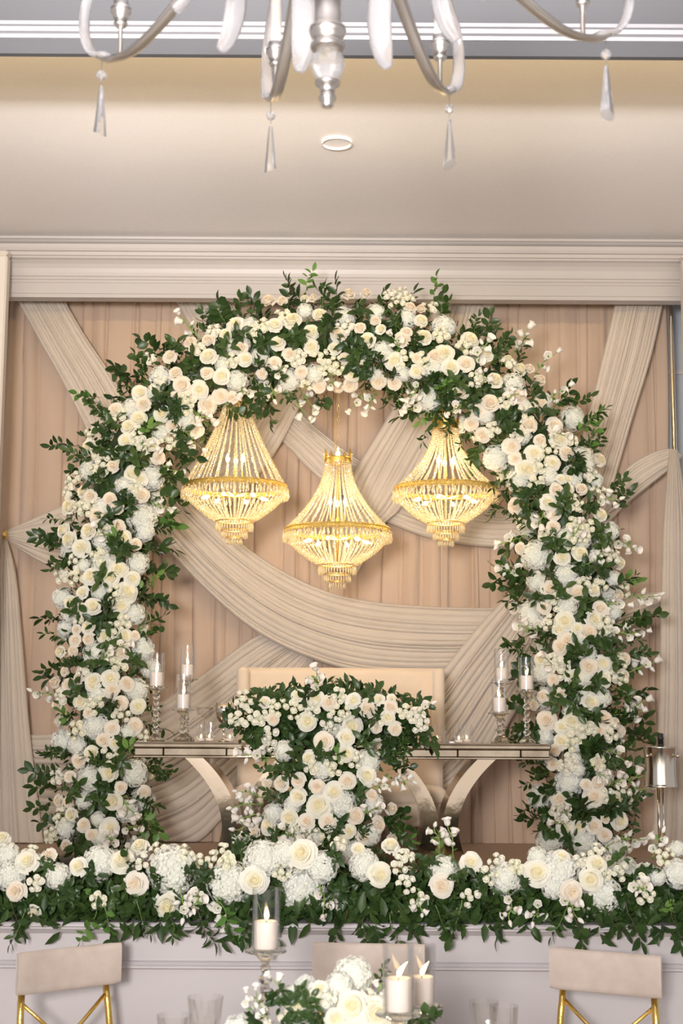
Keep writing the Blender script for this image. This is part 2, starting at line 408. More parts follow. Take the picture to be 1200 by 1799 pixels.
def swag(name, label, A, B, Ys, nf, amp, seed, n=90, group='ivory drape swags', sag=0.035):
    rnd = random.Random(seed)
    a, b = spline(A, n), spline(B, n)
    ws = [rnd.uniform(0.5, 1.6) for _ in range(nf)]; tot = sum(ws); acc = 0; edges = [0]
    for w in ws: acc += w/tot; edges.append(acc)
    cols = []
    for i in range(nf):
        dp = rnd.uniform(0.55, 1.15); ph = rnd.uniform(0, 6.28); fr = rnd.uniform(1.5, 4)
        for f in (0.0, 0.05, 0.15, 0.35, 0.6, 0.82, 0.94):
            cols.append((edges[i] + (edges[i+1]-edges[i])*f, dp*(sin(pi*f)**0.5)*(1.0 - 0.35*f), ph, fr, rnd.uniform(0.004, 0.02)))
    cols.append((1.0, 0, 0, 1, 0))
    rows = []
    for j in range(n):
        t = j/(n-1); u = t*(len(Ys)-1); i0 = min(int(u), len(Ys)-2); Y = Ys[i0] + (Ys[i0+1]-Ys[i0])*(u-i0); row = []
        for (w, d, ph, fr, wob) in cols:
            ww = w + wob*sin(ph + fr*t*3.1)*sin(pi*w)
            px = a[j][0] + (b[j][0]-a[j][0])*ww; py = a[j][1] + (b[j][1]-a[j][1])*ww
            q = P(px, py, Y)
            e = sin(pi*min(max(w, 0), 1))
            lift = amp*d*(0.7 + 0.3*sin(ph + t*fr*2)) + sag*(e**0.5)
            row.append((q.x, Y - lift, max(q.z, STAGE + 0.006 + 0.3*amp*d)))
        rows.append(row)
    mb = MB(); mb.grid(rows)
    o = mb.build(name, M_IVORY); tag(o, label, 'drape', group); return o

swag('drape_swag', 'wide ivory swag falling from the beam corner into a deep curve above the settee',
     [(105,512),(150,590),(200,665),(255,760),(330,860),(420,950),(500,1005),(590,1044),(700,1062),(870,1068),(1000,1060),(1100,1045),(1178,1040)],
     [(22,512),(70,600),(120,690),(165,780),(225,880),(290,960),(370,1045),(450,1110),(540,1155),(640,1182),(790,1185),(950,1160),(1080,1115),(1176,1060)],
     [10.00]*12 + [9.94, 9.87], 15, 0.028, 1, n=130)
swag('drape_swag', 'straight ivory drape slanting from the beam near the steel pole down behind the settee',
     [(1085,512),(1060,620),(1030,740),(990,860),(945,960),(890,1045),(850,1090),(800,1150),(750,1215),(690,1290),(600,1370),(500,1430)],
     [(1169,512),(1146,620),(1110,740),(1075,860),(1040,970),(990,1080),(950,1170),(900,1260),(850,1345),(800,1392),(700,1450),(560,1500)],
     [9.91, 9.91], 16, 0.028, 2, n=120)
swag('drape_swag', 'ivory swag rising from the tied-back panel to the wide curved swag, behind the mirrored table',
     [(560,1083),(480,1105),(430,1130),(350,1190),(260,1245),(160,1280),(75,1290),(0,1290)],
     [(548,1180),(505,1290),(445,1380),(392,1437),(340,1484),(250,1515),(150,1520),(0,1490)],
     [10.09, 10.09], 20, 0.028, 3, n=90)
swag('drape_swag', 'ivory swag crossing behind the crystal chandeliers into a shallow smile curve',
     [(400,512),(450,600),(515,710),(585,775),(650,820),(720,855),(800,880),(895,893),(1000,880)],
     [(300,512),(360,620),(430,710),(495,775),(565,845),(630,890),(690,922),(765,948),(875,962),(1000,950)],
     [10.09, 10.09], 11, 0.026, 4, n=90)
swag('drape_swag', 'short ivory drape slanting down behind the tallest crystal chandelier',
     [(650,512),(600,590),(540,690),(490,785),(440,850),(380,905),(320,940)],
     [(545,512),(500,590),(440,690),(390,760),(330,820),(270,870),(230,890)],
     [9.99, 9.99, 9.995, 9.995, 10.03, 10.075, 10.08], 11, 0.024, 5, n=70)
swag('drape_swag', 'ivory drape slanting between the two crystal chandeliers that hang level with the smile-curved swag',
     [(770,512),(740,600),(690,715),(630,815),(600,880),(580,940),(572,1000)],
     [(870,512),(850,600),(800,715),(750,820),(705,893),(668,930),(630,1005)],
     [9.99, 9.99, 9.995, 9.995, 10.0, 10.0, 10.0], 11, 0.026, 6, n=70)
swag('drape_swag', 'ivory gathered swag fanning from the gold-tied post to the arch',
     [(6,936),(40,920),(70,905),(110,888),(150,876)], [(8,946),(35,966),(75,990),(120,1010),(150,1018)], [10.06, 10.075, 10.08], 9, 0.026, 7, n=40)
swag('hanging_drape', 'ivory panel hanging from the gold tie beside the post',
     [(4,942),(-8,1000),(-14,1100),(-20,1300),(-30,1500)], [(11,942),(28,1010),(38,1110),(53,1290),(78,1492)], [10.02, 9.985, 9.98, 9.97, 9.96], 9, 0.022, 8, n=50)
swag('drape_swag', 'ivory gathered swag looped over the steel drape pole',
     [(1196,800),(1180,789),(1150,794),(1110,815),(1085,840),(1040,880),(1000,920)], [(1190,812),(1180,822),(1160,838),(1130,862),(1095,892),(1060,930),(1020,970)], [9.835, 9.835, 9.85, 9.90, 9.965, 10.0, 10.0], 9, 0.020, 9, n=50)
swag('hanging_drape', 'ivory panel hanging straight down from the steel drape pole',
     [(1176,792),(1166,900),(1162,1000),(1158,1200),(1150,1400),(1140,1525)], [(1190,792),(1208,900),(1215,1000),(1225,1200),(1232,1400),(1240,1525)], [9.785, 9.775, 9.775, 9.77, 9.765, 9.76], 8, 0.026, 10, n=60)
# gold tie holding the left drape
q = P(9, 940, 10.0)
mb = MB()
mb.lathe([(0.024 + 0.011*cos(2*pi*k/10), 0.012*sin(2*pi*k/10)) for k in range(11)], 20, (0, 0, 0), caps=False, axis=(1, 0, 0.15))
o = mb.build('drape_tie', M_GOLD); o.location = (q.x + 0.005, q.y - 0.02, q.z); tag(o, 'small gold tie gathering the ivory drape at the post', 'tieback')
# ================================================================== flowers: one mesh of each kind, copied
def rose_mb(seed, openness=1.0, full=True, nu=6, nv=6):
    """cupped layers of petals with standing rims; axis +Z, radius about 1"""
    rnd = random.Random(seed); mb = MB()
    layers = ((3, 0.10, 0.50, 1.25, 0.03), (3, 0.22, 0.52, 1.20, 0.05), (4, 0.37, 0.45, 1.0, 0.07), (5, 0.53, 0.32, 0.88, 0.10), (5, 0.69, 0.13, 0.84, 0.15), (6, 0.84, -0.12, 0.74, 0.20))
    if not full: layers = ((2, 0.16, 0.36, 1.7, 0.0), (3, 0.45, 0.32, 1.2, 0.04), (4, 0.75, 0.08, 1.0, 0.08))
    for li, (n, rt0, zt0, w0, cu) in enumerate(layers):
        ph = rnd.uniform(0, 6.28); t = rt0
        for i in range(n):
            a0 = ph + 2*pi*i/n + rnd.uniform(-0.2, 0.2)
            rt = rt0*openness*rnd.uniform(0.94, 1.08); zt = zt0 + rnd.uniform(-0.06, 0.05); w = w0*rnd.uniform(0.92, 1.1)
            curl = cu*rnd.uniform(0.6, 1.5); wav = rnd.uniform(0, 6.28); zb = max(-0.62, zt0 - 0.42 - 0.25*t); side = rnd.choice((-1, 1)) if li > 2 else 1
            rows = []
            for jv in range(nv):
                v = jv/(nv-1.0); row = []
                for ju in range(nu):
                    u = -1 + 2*ju/(nu-1.0)
                    top = zt - (0.10 + 0.10*t)*u*u*abs(u)**0.3
                    rb0 = rt*0.45; r = rb0 + (rt-rb0)*v**0.7
                    z = zb + (top-zb)*(v**1.0)
                    c = max(0.0, (v-0.55)/0.45); r += curl*c*c*1.1; z -= curl*0.9*c**3
                    r += 0.055*u*side*v*(0.6+0.5*t)
                    r += 0.018*t*sin(wav + u*5)*v; z += 0.02*sin(wav*2 + u*4)*v
                    a = a0 + u*w*(0.35 + 0.65*min(1, v*1.6))
                    row.append((r*cos(a), r*sin(a), z))
                rows.append(row)
            mb.grid(rows)
    k = openness
    mb.lathe([(0.02, -0.8), (0.30*k, -0.66), (0.55*k, -0.42), (0.56*k, -0.15), (0.42*k, 0.08), (0.24*k, 0.24), (0.08, 0.34), (0.01, 0.36)], 10, caps=False)
    return mb
def small_rose(seed, size=1.0):
    return rose_mb(seed, 0.95, False, 4, 4)
def leaf_rows(L, W, fold=0.25, droop=0.2, nv=5):
    rows = []
    for j in range(nv):
        v = j/(nv-1.0); w = W*(sin(pi*min(1, v*0.93+0.04))**0.8) if 0 < v < 1 else W*0.04
        z = -droop*L*v*v
        rows.append([(-w, v*L, z + fold*w), (0, v*L, z), (w, v*L, z + fold*w)])
    return rows
def add_leaf(mb, base, direction, normal, L, W, fold=0.25, droop=0.2):
    y = Vector(direction).normalized(); n = Vector(normal); n = n - y*n.dot(y)
    if n.length < 1e-4: n = y.orthogonal()
    n.normalize(); x = y.cross(n); base = Vector(base)
    mb.grid([[base + x*p[0] + y*p[1] + n*p[2] for p in r] for r in leaf_rows(L, W, fold, droop)])
def sprig_mb(seed, n=9, L=0.42, W=0.12, length=1.0, bend=0.3, broad=False):
    """stem along +Z of unit length; material 0 leaf, 1 stem"""
    rnd = random.Random(seed); mb = MB()
    pts = [Vector((bend*0.5*(k/8.0)**2, 0.06*sin(k*0.9), length*k/8.0)) for k in range(9)]
    mb.cur = 1; mb.tube(pts, [0.014*(1-0.7*k/8.0) for k in range(9)], 4, caps=False); mb.cur = 0
    for i in range(n):
        f = 0.22 + 0.78*i/(n-1.0); k = min(int(f*8), 7); base = pts[k].lerp(pts[k+1], f*8-k)
        az = i*(2.4 if broad else pi) + rnd.uniform(-0.5, 0.5); tip = (i == n-1)
        out = Vector((cos(az)*(0.35 if broad else 0.15), sin(az), 0.0))
        d = Vector((0.1, 0, 1)) if tip else out.normalized()*1.0 + Vector((0, 0, rnd.uniform(0.35, 0.9)))
        nrm = Vector((1, 0, 0.2)) if not broad else Vector((cos(az+1.6), sin(az+1.6), 0.8))
        nrm = nrm + Vector((rnd.uniform(-.4,.4), rnd.uniform(-.4,.4), rnd.uniform(-.4,.4)))
        s = rnd.uniform(0.8, 1.15)*(1.0 if 0 < i else 0.8)
        add_leaf(mb, base, d, nrm, L*s, W*s, rnd.uniform(0.1, 0.4), rnd.uniform(0.0, 0.35))
    return mb
def rosette_mb(seed, n=13):
    """whorl of broad leaves facing +Z"""
    rnd = random.Random(seed); mb = MB()
    mb.cur = 1; mb.tube([(0,0,-0.7), (0,0,0.1)], 0.02, 4, caps=False); mb.cur = 0
    for i in range(n):
        az = i*2.4 + rnd.uniform(-.5,.5); el = rnd.uniform(0.0, 1.1)
        d = Vector((cos(az)*cos(el), sin(az)*cos(el), sin(el)))
        nrm = Vector((-cos(az)*sin(el), -sin(az)*sin(el), cos(el))) + Vector((rnd.uniform(-.6,.6), rnd.uniform(-.6,.6), rnd.uniform(-.2,.2)))
        b0 = Vector((rnd.uniform(-.35,.35), rnd.uniform(-.35,.35), rnd.uniform(-.35,.1))) + d*0.03
        mb.cur = 1; mb.tube([(0,0,-0.5), b0], 0.014, 3, caps=False); mb.cur = 0
        L = rnd.uniform(0.42, 0.72)
        add_leaf(mb, b0, d, nrm, L, L*rnd.uniform(0.20, 0.27), rnd.uniform(0.2, 0.5), rnd.uniform(0.0, 0.6))
    return mb
def hydrangea_mb(seed, n=95):
    rnd = random.Random(seed); mb = MB()
    for i in range(n):
        z = 1 - 1.55*(i+0.5)/n; r = sqrt(max(0, 1-z*z)); a = i*2.39996
        d = Vector((r*cos(a), r*sin(a), z)); d = (d + Vector((rnd.uniform(-.1,.1), rnd.uniform(-.1,.1), rnd.uniform(-.1,.1)))).normalized()
        c = d*rnd.uniform(0.84, 1.0)
        x = d.orthogonal().normalized(); x = Quaternion(d, rnd.uniform(0, 6.28)) @ x; y = d.cross(x)
        s = rnd.uniform(0.17, 0.23)
        tilt = Vector((rnd.uniform(-.3,.3), rnd.uniform(-.3,.3), 0))
        for k in range(4):
            b = pi/2*k; ux, uy = cos(b), sin(b)
            def pt(u, v, h): 
                lx, ly = ux*v - uy*u, uy*v + ux*u
                return c + x*(lx*s) + y*(ly*s) + d*(s*(h + tilt.x*lx + tilt.y*ly))
            p = [pt(0, 0.02, -0.05), pt(-0.42, 0.5, 0.22), pt(-0.30, 0.95, 0.12), pt(0.30, 0.95, 0.12), pt(0.42, 0.5, 0.22), pt(0, 0.6, 0.05)]
            b0 = len(mb.v); mb.v += [tuple(q) for q in p]
            for q in ((0,5,1), (1,5,2), (2,5,3), (3,5,4), (4,5,0)): mb.face(*[b0+t for t in q])
    mb.lathe([(0.02, -0.75), (0.45, -0.62), (0.72, -0.3), (0.80, 0.1), (0.68, 0.5), (0.35, 0.75), (0.02, 0.82)], 14, caps=False)
    return mb
def spray_mb(seed, n=6):
    """cluster of small spray roses and buds; materials 0 petal 1 green"""
    rnd = random.Random(seed); mb = MB(); base = small_rose(seed)
    for i in range(n):
        a = i*2.4; rr = 0.0 if i == 0 else rnd.uniform(0.5, 0.8)
        c = Vector((rr*cos(a), rr*sin(a), 0.25*rnd.uniform(-1, 1) - 0.3*rr))
        d = (Vector((c.x*0.8, c.y*0.8, 0.9))).normalized(); s = rnd.uniform(0.36, 0.52)
        q = Vector((0,0,1)).rotation_difference(d).to_matrix().to_4x4()
        mb.cur = 0; k = len(mb.f); mb.add(base, Matrix.Translation(c) @ q @ Matrix.Scale(s, 4))
        for t in range(k, len(mb.f)): mb.mi[t] = 0
        mb.cur = 1; mb.tube([c - d*s*0.6, c*0.4 + Vector((0,0,-0.6)), (0,0,-1.0)], 0.035, 4, caps=False)
        for j in range(3): add_leaf(mb, c - d*s*0.62, d*0.3 + Vector((cos(a+j*2.1), sin(a+j*2.1), 0.1)), d, s*0.9, s*0.2, 0.2, -0.4)
    return mb
def bell_mb(seed, n=5, droop=0.0):
    """stem of bell flowers along +Z; materials 0 petal 1 green 2 leaf"""
    rnd = random.Random(seed); mb = MB()
    pts = [Vector((0.15*(k/8.0)**2, 0.05*sin(k), k/8.0)) for k in range(9)]
    mb.cur = 1; mb.tube(pts, 0.016, 5, caps=False)
    for i in range(n):
        f = 0.35 + 0.65*i/(n-1.0); k = min(int(f*8), 7); b = pts[k].lerp(pts[k+1], f*8-k); az = i*2.4 + rnd.uniform(-.4,.4)
        d = Vector((cos(az), sin(az), 0.5 if i < n-1 else 3)).normalized(); s = rnd.uniform(0.16, 0.22)*(1.0 if i > 0 else 1.1)
        c = b + d*0.10; closed = (i % 3 == 1)
        mb.cur = 1; mb.tube([b, c], 0.014, 4, caps=False)
        for j in range(4): add_leaf(mb, c - d*0.01, d*0.9 + d.orthogonal().normalized()*cos(j*1.57)*0.6 + d.cross(d.orthogonal().normalized())*sin(j*1.57)*0.6, d, s*0.55, s*0.13, 0.2, -0.2)
        mb.cur = 0
        q = Vector((0,0,1)).rotation_difference(d); rows = []
        prof = ((0.10, 0.0), (0.36, 0.12), (0.48, 0.40), (0.50, 0.75), (0.56, 1.0), (0.70, 1.2)) if not closed else ((0.10, 0.0), (0.30, 0.15), (0.36, 0.45), (0.26, 0.85), (0.10, 1.1), (0.02, 1.2))
        for (r, z) in prof:
            rows.append([c + q @ Vector((r*s*cos(2*pi*m/10)*(1.0 if z < 1 else (1 + 0.18*(m % 2))), r*s*sin(2*pi*m/10)*(1.0 if z < 1 else (1 + 0.18*(m % 2))), z*s - (0.12*s*(m % 2) if z > 1 and not closed else 0))) for m in range(10)])
        mb.grid(rows, close_u=True)
    mb.cur = 2
    for i in range(5):
        f = 0.12 + 0.16*i; k = min(int(f*8), 7); b = pts[k]; az = i*2.4 + 1
        add_leaf(mb, b, Vector((cos(az), sin(az), 0.8)), Vector((cos(az+1.57), sin(az+1.57), 1)), 0.22, 0.045, 0.3, 0.1)
    return mb

FM = {
    'rose_w': [rose_mb(s, o).mesh('rose', M_ROSEW) for s, o in ((1, 1.0), (2, 0.92), (3, 1.06), (4, 0.82))],
    'rose_b': [rose_mb(s, o).mesh('blush_rose', M_ROSEB) for s, o in ((11, 1.0), (12, 0.9), (13, 0.78))],
    'hyd': [hydrangea_mb(s).mesh('hydrangea', M_HYD) for s in (21, 22, 23)],
    'spray': [spray_mb(s, k).mesh('spray_rose', [M_BUD, M_SEPAL]) for s, k in ((31, 6), (32, 5), (33, 7))],
    'bell': [bell_mb(s, k).mesh('bellflower_stem', [M_BELL, M_SEPAL, M_LEAFL]) for s, k in ((41, 5), (42, 4), (43, 6))],
    'sprig': [sprig_mb(51, 11, 0.34, 0.085).mesh('leaf_sprig', [M_LEAF, M_TWIG]), sprig_mb(52, 9, 0.40, 0.11).mesh('leaf_sprig', [M_LEAF, M_TWIG]),
              sprig_mb(53, 10, 0.42, 0.15, broad=True).mesh('leaf_sprig', [M_LEAF, M_STEM]), sprig_mb(54, 13, 0.30, 0.055).mesh('leaf_sprig', [M_LEAF, M_STEM])],
    'light': [sprig_mb(61, 9, 0.36, 0.10, broad=True).mesh('fresh_sprig', [M_LEAFL, M_STEM]), sprig_mb(62, 7, 0.42, 0.13).mesh('fresh_sprig', [M_LEAFL, M_STEM])],
    'whorl': [rosette_mb(s).mesh('leaf_whorl', [M_LEAF, M_STEM]) for s in (71, 72, 73)],
}
for k in FM:
    for me in FM[k]:
        if k == 'hyd': me.polygons.foreach_set('use_smooth', [False]*len(me.polygons))
PART_NAME = {'rose_w': 'rose', 'rose_b': 'blush_rose', 'hyd': 'hydrangea', 'spray': 'spray_rose', 'bell': 'bellflower_stem', 'sprig': 'leaf_sprig', 'light': 'fresh_sprig', 'whorl': 'leaf_whorl'}

class Arrangement:
    """collects blooms (world matrices) for one floral thing, then links them as its parts"""
    def __init__(s, root): s.root = root; s.items = {}; s.rnd = random.Random(hash(root.name) % 1000 if False else len(root.name)); s.off = Vector(root.location)
    def put(s, kind, pos, axis, size, variant=None, spin=None):
        me_i = s.rnd.randrange(len(FM[kind])) if variant is None else variant % len(FM[kind])
        z = Vector(axis).normalized()
        q = Vector((0,0,1)).rotation_difference(z)
        q = q @ Quaternion((0,0,1), s.rnd.uniform(0, 6.283) if spin is None else spin)
        rot = q.to_matrix().to_4x4() @ Matrix.Scale(size, 4)
        if s.clear: pos = s.clear(kind, Vector(pos), z, size, rot, FM[kind][me_i])
        m = Matrix.Translation(Vector(pos) - s.off) @ rot
        s.items.setdefault(kind, []).append((m, me_i, size, pos))
    def finish(s, cap=295):
        for kind, lst in s.items.items():
            lst.sort(key=lambda t: -t[2]/(t[3].y - (0.35 if False else 0)))
            # the nearest-facing ones first: small y shows more
            lst.sort(key=lambda t: (t[3].y > s.ymid, -t[2]))
            for m, i, size, pos in lst[:cap]:
                o = new_obj(PART_NAME[kind], FM[kind][i], s.root); o.matrix_local = m
            rest = lst[cap:]
            if rest:
                vs, fs, mi = [], [], []
                for m, i, size, pos in rest:
                    me = FM[kind][i]; b = len(vs)
                    vs += [tuple(m @ v.co) for v in me.vertices]
                    for p in me.polygons: fs.append(tuple(b + k for k in p.vertices)); mi.append(p.material_index)
                me2 = bpy.data.meshes.new(PART_NAME[kind] + '_fill'); me2.from_pydata(vs, [], fs)
                for mm in FM[kind][0].materials: me2.materials.append(mm)
                me2.polygons.foreach_set('material_index', mi); me2.polygons.foreach_set('use_smooth', [kind != 'hyd']*len(fs))
                o = new_obj(PART_NAME[kind] + '_fill', me2, s.root); o['kind'] = 'stuff'
    ymid = 1e9; clear = None

def leaf_fill(pts, root, name='foliage_fill', size=(0.045, 0.075), seed=3, solid=None):
    """pts: (position, outward)"""
    rnd = random.Random(seed); mb = MB(); off = Vector(root.location)
    for p, n in pts:
        t = Vector((rnd.uniform(-1,1), rnd.uniform(-1,1), rnd.uniform(-1,1)))
        d = (Vector(n)*0.7 + t).normalized(); L = rnd.uniform(*size)
        y = d; nn = Vector(n) - y*Vector(n).dot(y)
        if nn.length < 1e-3: continue
        nn.normalize(); x = y.cross(nn); b = Vector(p) - off; W = L*0.20
        i0 = len(mb.v); c1, c2 = b + y*L*0.32, b + y*L*0.68 - nn*L*0.03
        mb.v += [tuple(b), tuple(c1 - x*W + nn*W*0.35), tuple(c1), tuple(c1 + x*W + nn*W*0.35),
                 tuple(c2 - x*W*0.8 + nn*W*0.3), tuple(c2), tuple(c2 + x*W*0.8 + nn*W*0.3), tuple(b + y*L - nn*L*0.12)]
        if solid:
            mv = solid([Vector(v) + off for v in mb.v[i0:]])
            mb.v[i0:] = [tuple(Vector(v) + mv) for v in mb.v[i0:]]
        for q in ((0,2,1), (0,3,2), (1,2,5,4), (2,3,6,5), (4,5,7), (5,6,7)): mb.face(*[i0+k for k in q])
    o = mb.build(name, M_FILL, root); o['kind'] = 'stuff'; return o

def parse(txt, x0, y0, sc):
    out = []
    for grp in txt.split(';'):
        grp = grp.strip()
        if not grp: continue
        k, rest = grp.split(':')
        for it in rest.split():
            n = [float(v) for v in it.split(',')]
            out.append((k.strip(), x0 + n[0]/sc, y0 + n[1]/sc, n[2]/sc if len(n) > 2 else None))
    return out
# ================================================================== floral things
class Tube:
    """flower garland around a centre line given in photo pixels at depth Y0"""
    def __init__(s, line, Y0, Rpx, n=160):
        s.c = spline(line, n); s.Y0 = Y0; s.R = Rpx; s.Rm = Rpx*mpp(Y0)
    def near(s, px, py):
        b = min(s.c, key=lambda q: (q[0]-px)**2 + (q[1]-py)**2); d = sqrt((b[0]-px)**2 + (b[1]-py)**2)
        return b, d
    def at(s, px, py):
        b, d = s.near(px, py); f = d/s.R; g = sqrt(max(0.0, 1 - min(f, 1)**2))
        ox, oz = ((px-b[0])/d, -(py-b[1])/d) if d > 1e-6 else (0, 0)
        Y = s.Y0 - g*s.Rm*s.flat
        return P(px, py, Y), Vector((ox*min(f, 1), -max(g, 0.05), oz*min(f, 1))).normalized(), f, Vector((ox, 0, oz))
    flat = 0.9

DEF = {'w': 15, 'b': 14, 'h': 22, 's': 12, 'g': 22, 'e': 22, 'l': 22}
def place(arr, tube, items, rnd, k=1.0, fwd=0.0):
    occ = []
    mp = mpp(tube.Y0)
    for kind, px, py, r in items:
        r = (r or DEF[kind])
        pos, nrm, f, out = tube.at(px, py); rm = r*mp*k
        if kind not in 'gl': pos = pos - Vector((0, fwd, 0))
        occ.append((px, py, r))
        j = Vector((rnd.uniform(-.28,.28), rnd.uniform(-.1,.1), rnd.uniform(-.2,.3)))
        ax = (nrm*0.8 + Vector((0, -0.75, 0.05)) + j).normalized()
        if kind == 'w': arr.put('rose_w', pos + Vector((0, 0.02, 0)), ax, rm*1.0)
        elif kind == 'b': arr.put('rose_b', pos + Vector((0, 0.02, 0)), ax, rm*1.0)
        elif kind == 'h': arr.put('hyd', pos + Vector((0, rm*0.75 + 0.03, 0)) - nrm*rm*0.15, ax, rm*1.0)
        elif kind == 's': arr.put('spray', pos + Vector((0, 0.01, 0)), ax, r*1.5*mp*k)
        elif kind == 'e':
            L = rnd.uniform(38, 50)*mp*k*1.15
            d = (out*(1.0 if f > 0.65 else 0.5) + Vector((rnd.uniform(-.35,.35), -0.45, rnd.uniform(-.35,.3)))).normalized()
            arr.put('bell', pos - d*L*0.6, d, L)
        else:
            big = f > 0.72
            L = rnd.uniform(40, 56)*mp*k
            d = (out*(1.0 if big else 0.35) + Vector((rnd.uniform(-.5,.5), -0.30 if big else -0.75, rnd.uniform(-.4,.5)))).normalized()
            fam = 'light' if kind == 'l' or rnd.random() < 0.06 else 'sprig'
            if not big and rnd.random() < 0.62:
                arr.put('whorl', pos - Vector((0, 0.015, 0)), ax, r*1.45*mp*k)
            else:
                arr.put(fam, pos - d*L*0.55, d, L)
                if big and rnd.random() < 0.5: continue
                d2 = (d + Vector((rnd.uniform(-.6,.6), rnd.uniform(-.2,.2), rnd.uniform(-.6,.6)))).normalized()
                arr.put('sprig', pos - d2*L*0.6, d2, L*rnd.uniform(0.7, 0.95))
    return occ

def gap_fill(arr, tube, occ, rnd, tries, mix, k=1.0, lim=0.93, ylim=None):
    mp = mpp(tube.Y0); n = 0
    for _ in range(tries):
        c = tube.c[rnd.randrange(len(tube.c))]
        a = rnd.uniform(0, 6.283); rr = tube.R*sqrt(rnd.random())*lim
        px, py = c[0] + rr*cos(a), c[1] + rr*sin(a)
        if ylim and not ylim(px, py): continue
        kind, r = rnd.choice(mix)
        if any((px-q[0])**2 + (py-q[1])**2 < (0.82*(r+q[2]))**2 for q in occ): continue
        place(arr, tube, [(kind, px, py, r)], rnd, k); occ.append((px, py, r)); n += 1
    return n

# ------------------------------------------------------------------ the arch
AY = 8.85
arch_line = [(172,1500),(182,1400),(178,1300),(180,1150),(184,1000),(198,880),(228,790),(285,710),(360,650),(460,612),(590,598),(700,608),(780,640),(850,690),(915,755),(965,840),(990,920),(1004,1020),(1018,1150),(1022,1270),(1036,1390),(1042,1505)]
arch = thing('flower_arch', 'tall white and green flower arch framing the crystal chandeliers', 'flower arch', (0.0, AY, STAGE))
tube = Tube(arch_line, AY, 93)
IT = []
IT += parse("""w:370,155,72 600,730,85 655,490,60 455,570,70 625,960,75 610,1175,70 840,190,62 460,15,60 285,1070,58;
b:430,240,50 625,365,60 820,345,65 550,465,60 350,640,68 700,845,60 890,890,58 395,1150,65 460,1235,60 265,960,55 180,960,50 245,1320,50 170,170,52 630,55,60 695,165,60 750,10,60 275,760,45;
h:470,350,110 200,480,100 430,780,115 800,740,110 740,1050,90 500,100,90 820,60,100 230,1190,90 520,1260,80 380,960,70 320,510,80 740,420,80 500,1110,60;
s:480,170 330,390 610,590 170,760 200,100 190,1080 120,1230 340,1350;
g:600,160 250,280 210,570 740,520 510,640 690,640 570,850 330,850 500,930 120,860 80,980 960,660 1030,750 900,980 900,1090 930,1190 80,720 920,230 320,60 380,1310;
e:760,980 800,1170 620,1270 100,70""", 60, 1200, 4.615)
IT += parse("""w:265,30,70 370,100,70 450,330,75 680,270,75 610,345,65 800,350,65 755,455,80 470,570,72 700,575,65 560,815,65 735,820,70 470,1180,70 610,1160,72 735,35,55 380,460,55 425,740,58 280,540,55 195,940,55;
b:320,850,55 425,845,62 330,765,45 350,1155,55 745,1190,60 820,60,50 700,950,70 815,810,50 300,940,55 150,1190,55 235,1100,40 265,1210,55;
h:540,210,110 830,220,95 200,500,90 800,630,90 870,920,100 480,960,110 560,30,80 260,640,70 230,750,70 510,450,70 380,240,60;
s:330,350 210,330 320,200 330,550 660,480 370,690 640,780 720,710 670,1070 390,1080 200,1290 500,160 640,1010;
g:590,640 500,720 330,580 220,220 100,60 300,1040 490,1020 150,1080 160,700 180,830 720,130 960,130 970,260 890,500 950,680 940,810 800,1010 640,880 550,350;
l:930,400;e:680,920 590,990""", 60, 940, 4.615)
IT += parse("""w:575,270,60 815,180,65 650,210,60 560,370,52 610,600,60 150,830,65 290,1000,68 240,1120,58 550,1050,60 660,640,50 250,730,50 110,1000,50 150,1060,50 740,400,50 290,410,55;
b:465,545,52 890,265,55 450,780,60 500,835,45 350,895,52 505,975,52 1060,300,58 800,490,60 680,110,50 480,150,50 1145,120,72 675,750,60 305,760,52 630,1100,45 905,75,50;
h:590,130,80 980,220,75 290,570,80 740,620,90 670,900,110 540,680,70 380,830,80 390,1060,80 800,300,70 690,1010,70;
s:360,430 510,190 400,540 340,600 870,370 980,100 170,640 240,840 290,840 640,350 480,470 660,420 390,980 640,690 150,730;
g:730,280 350,660 550,740 600,810 650,520 910,150 950,340 980,480 460,250 430,310 90,940 50,1080 480,1070 440,900 550,1150 780,1110 800,1000 880,660 900,730 840,770 400,190 130,400 250,490 810,120 420,440 540,460;
l:290,80 860,920;e:680,400 860,580 800,820 1040,370 1080,190 400,1030""", 80, 680, 4.0)
IT += parse("""w:690,265,58 620,340,55 500,490,62 765,515,60 990,400,55 1090,235,65 970,270,55 595,635,55 440,735,65 180,890,60 20,750,55;
b:725,435,58 495,375,55 490,610,58 310,695,62 270,610,60 880,620,50 965,545,50 230,490,50 920,95,55 1020,100,50 590,780,55 665,790,50 1150,610,45 370,390,50 265,790,50 40,830,55 1075,480,55 810,760,45;
h:700,660,80 150,620,80 600,540,60 780,260,70 860,490,70 1060,660,80 320,910,80 740,400,60 110,740,60 650,410,60;
s:880,270 850,340 800,310 540,310 420,440 660,520 330,860 360,810 140,670 80,510 1130,500 1020,190;
g:870,430 1110,370 610,440 720,340 500,250 600,220 270,430 740,180 830,160 380,540 170,790 850,550 950,640 270,880 860,730 770,850 890,810 950,880 1090,760 1080,100 40,560 110,450 1090,20;
e:380,290 740,720 950,740 1040,570""", 240, 500, 4.0)
